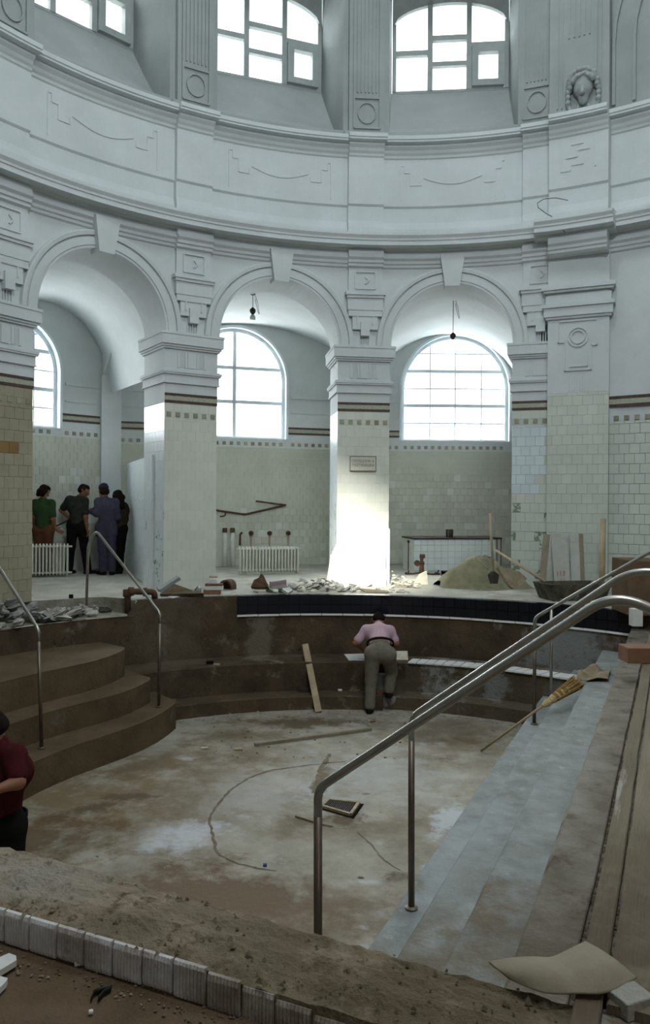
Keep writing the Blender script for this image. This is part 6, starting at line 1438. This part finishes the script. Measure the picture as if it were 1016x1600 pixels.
# bending man
d = stand(10.62, pelvis=(595, 1017, 0), chest=(592, 990, .42), neck=(592, 977, .62), head=(592, 970, .74), shL=(573, 985, .50), shR=(609, 986, .50), hipL=(583, 1021, 0), hipR=(606, 1023, 0), elL=(556, 1005, .42), wrL=(572, 1018, .58), elR=(619, 1005, .42), wrR=(608, 1018, .60), knL=(580, 1062, .03), knR=(612, 1050, .20), anL=(578, 1100, 0), anR=(608, 1076, .14))
d.update(sh=(d['shL'], d['shR']), hip=(d['hipL'], d['hipR']), base=floorz(d['anL'], ZF), face=(0, .45, -.85), toL=vv(.2, .9, 0), toR=vv(.2, .9, 0), up=(0, .8, .55), bent=True, belt=vv(0, .085, .085)); d['anL'].z = ZF+.08; d['anR'].z = -1.286+.08
person('person', 'person in pink shirt and grey trousers bending over the pool bench', d, dict(skin=m_skin, shirt=m_pink, trousers=m_gry), hair='short', cell=.013, thumb=(0, 0, 1))
mb = MB(); q = U(597, 1083, -1.286); mb.tube([q+vv(0, .06, 0), q+vv(0, .06, .02), q+vv(0, .06, .26)], [.07, .075, .095], 16); mb.build('bucket', M('pale bucket', (.22, .23, .21)), None, smooth=True, label='pale bucket standing between the legs of the bending man', cat='bucket')
obx(596, 1085, .12, .05, .07, m_brick, 'brick', 'brick lying on the ledge behind the bending man feet', 'brick', .1, -1.286)
# person at the left frame edge, inside the pool
d = stand(5.1, pelvis=(-3, 1290, .05), chest=(4, 1205, .02), neck=(-2, 1163, 0), head=(-14, 1140, 0), shL=(-24, 1178, .10), shR=(22, 1182, -.05), hipL=(-16, 1290, .1), hipR=(13, 1290, 0), elL=(-50, 1225, .1), wrL=(-80, 1240, .05), elR=(28, 1222, -.16), wrR=(-6, 1234, -.26), knL=(-20, 1385, .05), knR=(15, 1385, -.02), anL=(-20, 1455, .1), anR=(16, 1455, .0))
d.update(sh=(d['shL'], d['shR']), hip=(d['hipL'], d['hipR']), base=floorz(d['anR'], ZF), face=(-.85, -.1, -.5), toL=vv(-.9, .1, 0), toR=vv(-.9, -.1, 0), up=(-.4, 0, .9), belt=vv(0, 0, .07)); d['anL'].z = d['anR'].z = ZF+.08
person('person', 'person in dark red shirt cut by the left edge, inside the pool', d, dict(skin=m_skin, shirt=m_red, trousers=m_black), hair='short', cell=.014, thumb=(0, 0, 1))
# ---- carved head on the broad pier
fc = RP(tb_, .24, 0); tn = RN(tb_); tq = RT(tb_); c_ = UPL(912, 140, fc-tn*.02, tn)
ms = empty('mascaron', c_, label='carved stone head with curling locks on the broad pier', cat='sculpture')
inw = -tn; fdir = inw+Vector((0, 0, -.42)); _h, sub, HP = head_caps(c_+inw*.02+Vector((0, 0, .03)), fdir, (0, 0, 1), 1.0)
Q = lambda x, y, z: HP(x, y, z)
hc = [(Q(0, .0, .08), Q(0, .03, -.02), .150, .150), (Q(0, .05, -.06), Q(0, .09, -.19), .125, .070), (Q(-.07, .10, .035), Q(-.02, .155, .03), .024, .022), (Q(.02, .155, .03), Q(.07, .10, .035), .022, .024),
    (Q(0, .155, .02), Q(0, .205, -.075), .020, .034), (Q(-.03, .165, -.085), Q(.03, .165, -.085), .016, .016), (Q(-.038, .135, -.128), Q(.038, .135, -.128), .015, .015), (Q(-.03, .135, -.158), Q(.03, .135, -.158), .018, .018),
    (Q(0, .125, -.20), Q(0, .13, -.205), .042, .042), (Q(-.082, .095, -.05), Q(-.07, .10, -.10), .045, .03), (Q(.082, .095, -.05), Q(.07, .10, -.10), .045, .03), (Q(-.055, .112, -.005), Q(-.055, .112, -.005), .026, .026), (Q(.055, .112, -.005), Q(.055, .112, -.005), .026, .026)]
sub = []
cr = random.Random(6); curls = []
for i in range(13):
    a = PI*(-.05+1.10*i/12); rr = .205; p = Q(rr*math.cos(a), .03, .03+rr*1.0*math.sin(a)); curls.append((p, p+inw*.05+tq*.02*cr.uniform(-1, 1), .055, .042))
for i in range(9):
    a = PI*(.12+.76*i/8); rr = .145; p = Q(rr*math.cos(a), .10, .045+rr*.85*math.sin(a)); curls.append((p, p+inw*.03+Vector((0, 0, cr.uniform(-.02, .02))), .040, .032))
for sg_ in (-1, 1):
    p = c_+tq*sg_*.225+inw*.03
    for dz in (-.02, -.10, -.18): curls.append((p+vv(0, 0, dz), p+inw*.04+vv(0, 0, dz-.02), .045, .038))
    curls += [(p+vv(0, 0, -.20), p-tq*sg_*.03+vv(0, 0, -.31), .036, .028), (p-tq*sg_*.03+vv(0, 0, -.31), p-tq*sg_*.10+vv(0, 0, -.345), .028, .02), (p-tq*sg_*.15+vv(0, 0, -.26), p-tq*sg_*.13+vv(0, 0, -.34), .022, .016)]
sdf_obj('face', [(hc, .008, .010, sub)], m_plaster_dark, ms); sdf_obj('locks', [(curls, .011, .018, ())], m_plaster_dark, ms)
